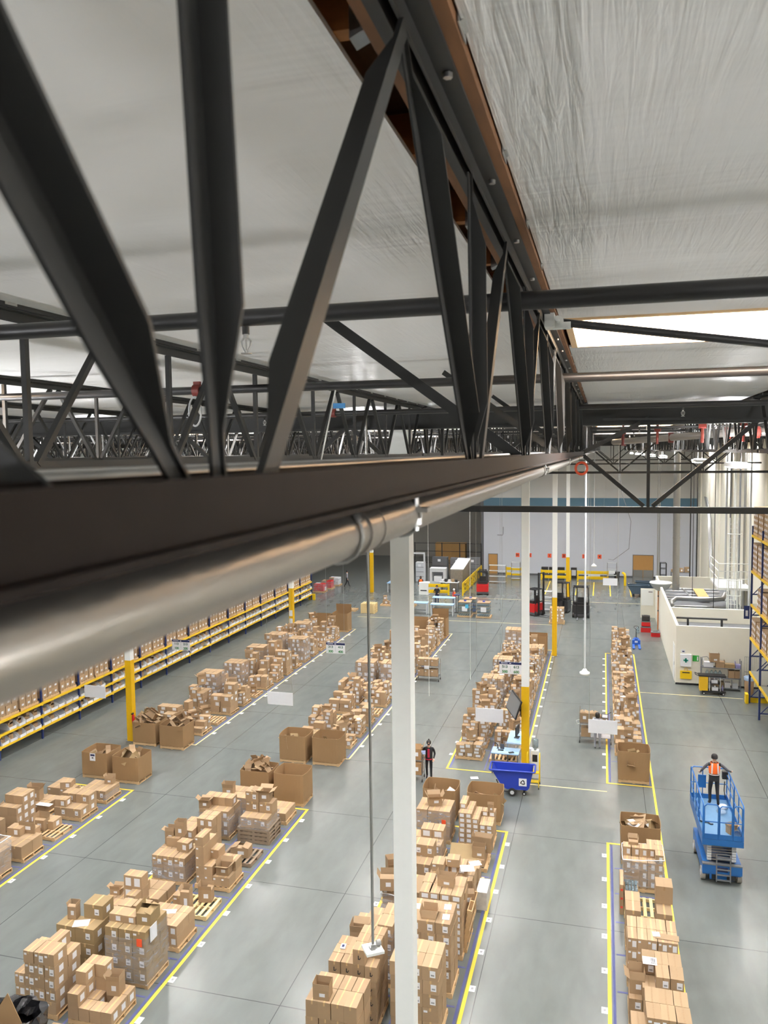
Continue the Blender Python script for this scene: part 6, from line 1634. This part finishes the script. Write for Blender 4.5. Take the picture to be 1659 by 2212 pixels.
reach_truck(-1.65, 66.6, PI, 'black forklift with forks toward the camera at right', FORKB, h=2.5, wd=1.35)
far_box(-3.4, 63.8, .136, 1.0, .9, .3, R, 1, None)
pallet(-3.4, 63.8, 0, 'pallet of labelled boxes right of the far yellow column', None, 0, parts=False)
for l in range(1, 5):
    for i in range(3): far_box(-3.76 + .36 * i, 63.8, .136 + .22 * l, .36, .9, .22, R, 1, None)

# ------------------------------------------------------------------ workbenches, wrapped bottle pallets, barriers
def bench(x, y, w, label, lean=0):
    t = thing('workbench', label, 'workbench', (x, y, 0), 0, 'workbenches with blue tops')
    MB().box(-w/2, w/2, -.38, .38, .90, .95).build('top', BENCH, t)
    for sx in (-1, 1): MB().box(sx * (w/2 - .08) - .04, sx * (w/2 - .08) + .04, -.30, .30, 0, .90).build('leg', LTGREY, t)
    MB().box(-w/2 + .1, w/2 - .1, -.03, .03, .25, .32).build('cross_bar', GREYM, t)
    return t
bench(-12.75, 64.9, 1.95, 'blue topped workbench nearest, left of the wrapped bottle goods')
bench(-15.0, 65.3, 1.9, 'blue topped workbench partly behind the white column')
bench(-13.2, 68.0, 2.0, 'blue topped workbench of the second line with people behind')
t = thing('roll_stand', 'black stand with a blue tray at the bench end', 'stand', (-11.75, 66.2, 0))
MB().box(-.3, .3, -.2, .2, 0, .06).box(-.12, -.07, -.03, .03, .06, 1.5).box(.07, .12, -.03, .03, .06, 1.5).build('frame', BLACK, t); MB().box(-.25, .25, -.2, .2, 1.5, 1.54).build('tray', NAVYC, t)
def bottle_pallet(x, y, label):
    t = thing('wrapped_bottle_pallet', label, 'wrapped goods', (x, y, .136))
    b = MB()
    for l in range(4): b.box(-.5, .5, -.45, .45, l * .27, l * .27 + .24, 0).box(-.51, .51, -.46, .46, l * .27 + .24, l * .27 + .27, 1)
    b.build('layers', [GLASSY, CARD], t)
    MB().box(-.51, .51, -.47, .47, 1.09, 1.12).build('tray', CARD, t); MB().box(-.09, .09, -.09, .09, 1.12, 1.2).build('blue_reel', BLUE, t)
    MB().box(-.2, .25, -.478, -.472, .35, .75).build('label_sheet', PAPER, t)
    return t
for x, y, l in [(-10.85, 64.9, 'left pallet of wrapped bottles with a blue sticker'), (-9.3, 64.85, 'right pallet of wrapped bottles standing alone'), (-10.65, 66.4, 'rear pallet of wrapped bottles in front of the pallet jack')]:
    pallet(x, y, 0, 'wooden pallet under the ' + l, 'pallets under wrapped bottles', 0, parts=False); bottle_pallet(x, y, l)
tag(MB().box(.08, .34, -.006, 0, .62, .92).build('blue_sticker', mat('sky blue label', (90, 190, 226), .5), None, (-10.85, 64.42, .136)), 'bright blue sticker on the left wrapped bottles', 'sticker')
def barrier(pts, label, n=2, hh=1.06):
    t = thing('guard_rail', label, 'guard rail', (0, 0, 0), 0, 'yellow guard rails')
    for a, c in zip(pts, pts[1:]):
        for z in (.32, .88)[:n]: MB().bar((a[0], a[1], z), (c[0], c[1], z), .08, .30).bar((a[0], a[1] - .05, z), (c[0], c[1] - .05, z), .04, .12).build('rail', YELLOW, t)
    for a in pts: MB().box(a[0] - .08, a[0] + .08, a[1] - .08, a[1] + .08, 0, hh).build('post', YELLOW, t)
    return t
barrier([(-10.0, 86.6), (-7.9, 86.4)], 'yellow guard rail left of the middle white columns')
barrier([(-6.15, 85.2), (-3.2, 85.3)], 'yellow guard rail in front of black battery chargers')
barrier([(-2.45, 85.2), (.55, 85.4)], 'yellow guard rail right of the far yellow column')
barrier([(-16.0, 74.2), (-14.0, 74.3)], 'yellow guard rail in front of the packing machines')
t = thing('barrier_fence', 'yellow slatted barrier fence running toward the back wall', 'fence', (-12.62, 74.2, 0))
for y in (0, 3, 6, 9, 12): MB().box(-.06, .06, y - .06, y + .06, 0, 1.2).build('post', YELLOW, t)
for z in (.12, .50, .88, 1.1): MB().box(-.03, .03, 0, 12, z, z + .14).build('rail', YELLOW, t)
for i in range(9): MB().box(-.03, .03, .7 + 1.3 * i, 1.2 + 1.3 * i, .2, 1.1).build('panel_slat', YELLOW, t)
tag(MB().path([(2.2, 82.9, 0), (2.2, 82.9, .9), (2.15, 83.0, 1.15), (2.0, 83.4, 1.2)], .12, n=12).build('bollard', YELLOW), 'yellow bent bollard right of the black trash can', 'bollard')
tag(MB().lathe([(.24, 0), (.30, .75), (.34, .78), (.33, .84), (.0, .85)], (1.45, 86.5, 0), n=18).build('trash_can', BLACK), 'black round trash can before the back wall', 'trash can')
for i, x in enumerate((-5.9, -5.1, -4.2)): tag(MB().box(-.35, .35, -.25, .25, 0, 1.15).box(-.3, .3, -.26, -.25, .3, .9, 1).build('battery_charger', [BLACK, DKGREY], None, (x, 86.6, 0)), f'black battery charger behind the yellow rail, {["left", "middle", "right"][i]} one', 'charger')
tag(MB().box(-.3, .3, -.25, .25, 0, 1.1).box(-.22, .22, -.26, -.25, .3, .9, 1).build('charger_cart', [BLACK, LTGREY], None, (-2.9, 86.9, 0)), 'black charger cart right of the far yellow column', 'cart')
tag(MB().box(-.6, .6, -.2, .2, 0, .8).build('white_crate', PAPER, None, (-.8, 86.6, 0)), 'white crate behind the right yellow guard rail', 'crate')
def wire_shelf(x, y, w, h, label):
    t = thing('wire_cart', label, 'wire shelf', (x, y, 0))
    for sx in (-1, 1):
        for sy in (-1, 1): MB().tube((sx * w/2, sy * .25, 0), (sx * w/2, sy * .25, h), .02, n=6).build('post', CHROME, t)
    for i in range(4): MB().box(-w/2, w/2, -.25, .25, .15 + (h - .2) * i / 3, .18 + (h - .2) * i / 3).build('shelf', LTGREY, t)
    return t
wire_shelf(-10.35, 82.0, 1.7, 1.9, 'wide wire shelf cart in front of the oak door')
wire_shelf(-8.75, 84.5, .9, 1.9, 'narrow wire shelf cart left of the middle columns')
wire_shelf(-4.45, 68.3, .8, 1.75, 'pale plastic shelf cart left of the far yellow column')
wire_shelf(.95, 84.3, .9, 2.1, 'grey shelf with papers right of the yellow rail')
tag(MB().box(-.3, .3, -.1, .1, 1.0, 1.3).build('paper_pile', PAPER, None, (.95, 84.2, 0)), 'papers on the grey shelf before the back wall', 'paper')
for i, (x, y) in enumerate([(3.2, 77.0), (4.0, 79.2)]):
    t = thing('dump_cart', f'slate grey wheeled dump cart by the office corner, {["front", "rear"][i]} one', 'cart', (x, y, 0))
    MB().add([(-.95, -.4, 1.05), (.95, -.4, 1.05), (.75, -.35, .28), (-.55, -.35, .28), (-.95, .4, 1.05), (.95, .4, 1.05), (.75, .35, .28), (-.55, .35, .28)], [(0, 3, 2, 1), (4, 5, 6, 7), (0, 4, 7, 3), (1, 2, 6, 5), (3, 7, 6, 2)]).build('body', DUMP, t)
    MB().path([(-.97, -.42, 1.05), (.97, -.42, 1.05), (.97, .42, 1.05), (-.97, .42, 1.05)], .04, closed=True).build('rim', DUMP, t)
    for s in (-1, 1): MB().wheel((.3, s * .3, .18), .18, .08, 'y', 0, 1).wheel((-.4, s * .25, .10), .10, .05, 'y').build('wheel', [TYRE, LTGREY], t)
for i, (x, l) in enumerate([(5.3, 'black roll cage near the far right corner')]):
    t = thing('roll_cage', l, 'cage', (x, 76.0, 0))
    for z in (1.0, 1.6, 2.2, 2.8, 3.3): MB().path([(-.25, -.3, z), (.25, -.3, z), (.25, .3, z), (-.25, .3, z)], .03, closed=True, n=6).build('hoop', BLACK, t)
    for (a, c) in ((-.25, -.3), (.25, -.3), (.25, .3), (-.25, .3)): MB().tube((a, c, 0), (a, c, 3.3), .03, n=6).build('post', BLACK, t)
t = thing('supply_table', 'grey table with brown boxes beyond the office roof', 'table', (7.3, 82, 0))
MB().box(-.9, .9, -.3, .3, 1.6, 1.65).box(-.9, .9, -.3, .3, .8, .85).build('top', GREYM, t)
for s in (-1, 1): MB().box(s * .85 - .03, s * .85 + .03, -.3, .3, 0, 1.6).build('leg', GREYM, t)
for i in range(3): carton(6.7 + .6 * i, 82, 1.65, .5, .4, .25 + .12 * i, 'carton on the grey table beyond the office roof', 'cartons on the far grey table', 'f', parts=False)

# ------------------------------------------------------------------ back wall details
def door(n, x0, x1, y, h, m, panel=None):
    t = thing(f'door_{n}', None, None, ((x0 + x1)/2, y, 0)); t['kind'] = 'structure'; w = (x1 - x0)/2
    MB().box(-w, w, -.05, 0, 0, h).build('leaf', m, t)
    MB().box(-w - .06, -w, -.07, 0, 0, h + .07).box(w, w + .06, -.07, 0, 0, h + .07).box(-w, w, -.07, 0, h, h + .07).build('frame', GREYM, t)
    if panel: MB().box(-w + .02, -.03, -.055, -.05, 0, panel).box(.03, w - .02, -.055, -.05, 0, panel).build('kick_plate', GALV, t)
    return t
door(2, -12.15, -11.2, BACK_Y, 2.15, DOORW)
door(3, 3.15, 5.15, BACK_Y, 2.35, DOORW, .80)
for wi, (x, s) in enumerate([(-8.98, '01'), (-7.67, '0'), (-5.54, '1'), (-4.01, '2'), (-1.88, '3'), (-.29, '4')]):
    t = thing('wall_tag', f'orange numbered tag on the back wall, {ORD[wi]} from left', 'tag', (x, BACK_Y, 2.12))
    MB().box(-.20, .20, -.012, 0, -.22, .22).build('card', ORANGE, t); text_mesh(s, .3, INK, 'number', t, (0, -.014, 0), bold=.015)
# packing area in the recess
for i, (x, y, w, h, ma) in enumerate([(-16.6, 83.5, 1.6, 2.4, DKGREY), (-14.9, 84.5, 1.5, 2.2, GREYM), (-13.3, 85.0, 1.4, 2.2, GREYM), (-18.4, 82.0, .9, 2.0, LTGREY)]):
    t = thing('storage_cabinet', f'{"light" if i == 3 else "dark"} grey tall cabinet in the packing area, {ORD[i]} from left' if i < 3 else 'white tall cabinet at the left of the packing area', 'cabinet', (x, y, 0))
    b = MB().box(-w/2, w/2, -.4, .4, 0, h); b.build('body', ma, t)
    for z in (.5, 1.0, 1.5): MB().box(-w/2 + .03, w/2 - .03, -.41, -.40, z, z + .03).build('drawer_gap', BLACK, t)
    MB().box(-.2, .1, -.415, -.41, h - .45, h - .2).build('notice', PAPER, t)
t = thing('label_printer', 'white machine beside the person in orange vest', 'machine', (-16.35, 74.4, 0))
MB().box(-.45, .45, -.4, .4, 0, 1.15).build('body', WHITE, t); MB().box(-.3, .3, -.41, -.40, .35, .45).build('slot', BLACK, t)
t = thing('packing_machine', 'grey arch shaped packing machine behind the yellow rail', 'machine', (-15.6, 77.5, 0))
MB().box(-.8, -.55, -.5, .5, 0, 2.1).box(.55, .8, -.5, .5, 0, 2.1).box(-.55, .55, -.5, .5, 1.75, 2.1).box(-.55, .55, -.5, .5, 0, .8).build('frame', LTGREY, t); MB().box(-.4, .4, -.3, .3, .8, 1.3).build('parcel', PAPER, t)
t = thing('sorting_conveyor', 'tall sorting conveyor with pale sloped lid in the packing area', 'machine', (-13.8, 79.5, 0))
MB().add([(-.6, -2, 0), (.6, -2, 0), (.6, 3, 0), (-.6, 3, 0), (-.6, -2, 1.9), (.6, -2, 1.9), (.6, 3, 2.4), (-.6, 3, 2.4)], [(0, 3, 2, 1), (4, 5, 6, 7), (0, 1, 5, 4), (1, 2, 6, 5), (2, 3, 7, 6), (3, 0, 4, 7)]).build('body', mat('conveyor brown grey', (132, 124, 112), .5, noise=.3, scale=6), t)
MB().add([(-.65, -1.8, 2.0), (.65, -1.8, 2.0), (.65, 2.6, 2.5), (-.65, 2.6, 2.5), (-.65, -1.8, 1.95), (.65, -1.8, 1.95), (.65, 2.6, 2.45), (-.65, 2.6, 2.45)], [(0, 1, 2, 3), (7, 6, 5, 4), (0, 4, 5, 1), (2, 6, 7, 3), (1, 5, 6, 2), (3, 7, 4, 0)]).build('lid', WHITE, t)
t = thing('packing_desk', 'low desk with white supplies beside the conveyor', 'desk', (-14.3, 76.5, 0))
MB().box(-.9, .9, -.4, .4, .85, .9).build('top', LTGREY, t)
for s in (-1, 1): MB().box(s * .8 - .04, s * .8 + .04, -.35, .35, 0, .85).build('leg', GREYM, t)
for i in range(5): tag(MB().box(-.12, .12, -.12, .12, 0, .22 + .05 * (i % 2)).build('supply_pack', [PAPER, BLACK, PAPER, CARD, BLACK][i], None, (-15.0 + .34 * i, 76.5, .9)), f'{["white", "black", "white", "brown", "black"][i]} pack on the packing desk, {ORD[i]} from left', 'pack')
f = thing('cage_fence', 'black open cage frame along the recess wall', 'cage', (0, 88.0, 0))
for x in (-20.4, -17.3, -15.3, -12.9): MB().box(x - .05, x + .05, -.05, .05, 0, 3.4).build('post', BLACK, f)
for z in (1.1, 2.4, 3.3): MB().box(-20.4, -12.9, -.03, .03, z, z + .05).build('rail', BLACK, f)
t = thing('timber_crate', 'large pale timber crate against the recess wall', 'crate', (-18.4, 99.5, 0))
MB().box(-1.9, 1.9, -.5, .5, 0, 2.1).build('panels', ROLLW, t)
for x in (-1.9, -.95, 0, .95, 1.8): MB().box(x, x + .1, -.53, -.5, 0, 2.1).build('batten', ROLLW, t)
pipe('wall_conduit', [(-11.2, BACK_Y - .05, 4.3), (-10.6, BACK_Y - .05, 4.3), (-10.55, BACK_Y - .05, 4.5), (-10.55, BACK_Y - .05, 5.2)], .03, GREYM, 'thin bent conduit on the back wall above the oak door')
t = thing('pack_bench', 'long blue topped packing bench beyond the far left yellow column', 'workbench', (-19.6, 77.5, 0))
MB().box(-.5, .5, -3.0, 4.0, .88, .94).build('top', BENCH, t)
for y in (-2.9, -.5, 1.8, 3.9): MB().box(-.45, -.38, y - .04, y + .04, 0, .88).box(.38, .45, y - .04, y + .04, 0, .88).build('leg', LTGREY, t)
for i in range(5): tag(MB().box(-.2, .2, -.2, .2, 0, .35 + .1 * (i % 3)).build('bench_item', [BLACK, PAPER, BLUE, BLACK, LTGREY][i], None, (-19.6, 75.2 + 1.1 * i, .94)), f'{["black", "white", "blue", "dark", "grey"][i]} item on the long packing bench', 'item')
t = thing('arch_frame', 'white arch frame over the long packing bench', 'frame', (-18.5, 80.5, 0))
MB().box(-.9, -.75, -.1, .1, 0, 3.2).box(.75, .9, -.1, .1, 0, 3.2).box(-.75, .75, -.1, .1, 3.05, 3.2).build('tube_frame', LTGREY, t)
for i, (x, y) in enumerate([(-26.6, 73.6), (-26.5, 75.6), (-26.4, 77.6)]):
    pallet(x, y, 0, f'pallet of mixed goods at far left, {ORD[i]} beyond the shelving', None, 0, parts=False)
    rr = random.Random(i)
    for a in range(2):
        for c in range(2):
            for l in range(2): STOCK.box(x - .5 + .5*a, x - .02 + .5*a, y - .45 + .45*c, y - .02 + .45*c, .136 + .35*l, .136 + .34 + .35*l, rr.choice([0, 1, 1, 3]))
    film_shell(x, y, .14, .86, 1.1, 1.0, f'clear wrap on the mixed goods at far left, {ORD[i]} beyond the shelving', 70 + i)

# ------------------------------------------------------------------ the rest of the small distant cartons as one body of stock
PENDING.sort(key=lambda q: -q[0])
for q in PENDING[:300]: carton(*q[1:10], rz=q[10], parts=q[11], rx=q[12], ry=q[13], now=True)
def stock_carton(x, y, z, w, d, h, style, M):
    STOCK.box(-w/2, w/2, -d/2, d/2, 0, h, 0, M).box(-.025, .025, -d/2, d/2, h, h + .0015, 2, M)
    lw = w * .62 if 'b' in style else min(.13, w * .42); lh = h * .66 if 'b' in style else min(.16, h * .62)
    c = 0 if 'b' in style else w * .18
    if 'b' in style or 'f' in style: STOCK.box(c - lw/2, c + lw/2, -d/2 - .003, -d/2 - .001, h/2 - lh/2, h/2 + lh/2, 1, M)
    if 's' in style: STOCK.box(w/2 + .001, w/2 + .003, -min(.16, d*.5)/2, min(.16, d*.5)/2, h/2 - lh/2, h/2 + lh/2, 1, M)
    if 'm' in style: STOCK.box(-w*.42, -w*.42 + min(.09, w*.25), -d/2 - .003, -d/2 - .001, h*.66, h*.66 + min(.05, h*.2), 1, M)
for q in PENDING[300:]: stock_carton(*q[1:7], q[9], xf(q[1], q[2], q[3], rz=q[10], rx=q[12], ry=q[13]))
o = STOCK.build('carton_stock', [CARD, PAPER, TAPE, RED]); tag(o, 'many smaller brown cartons stacked in the rows and on the shelving', 'cartons', None, 'stuff')
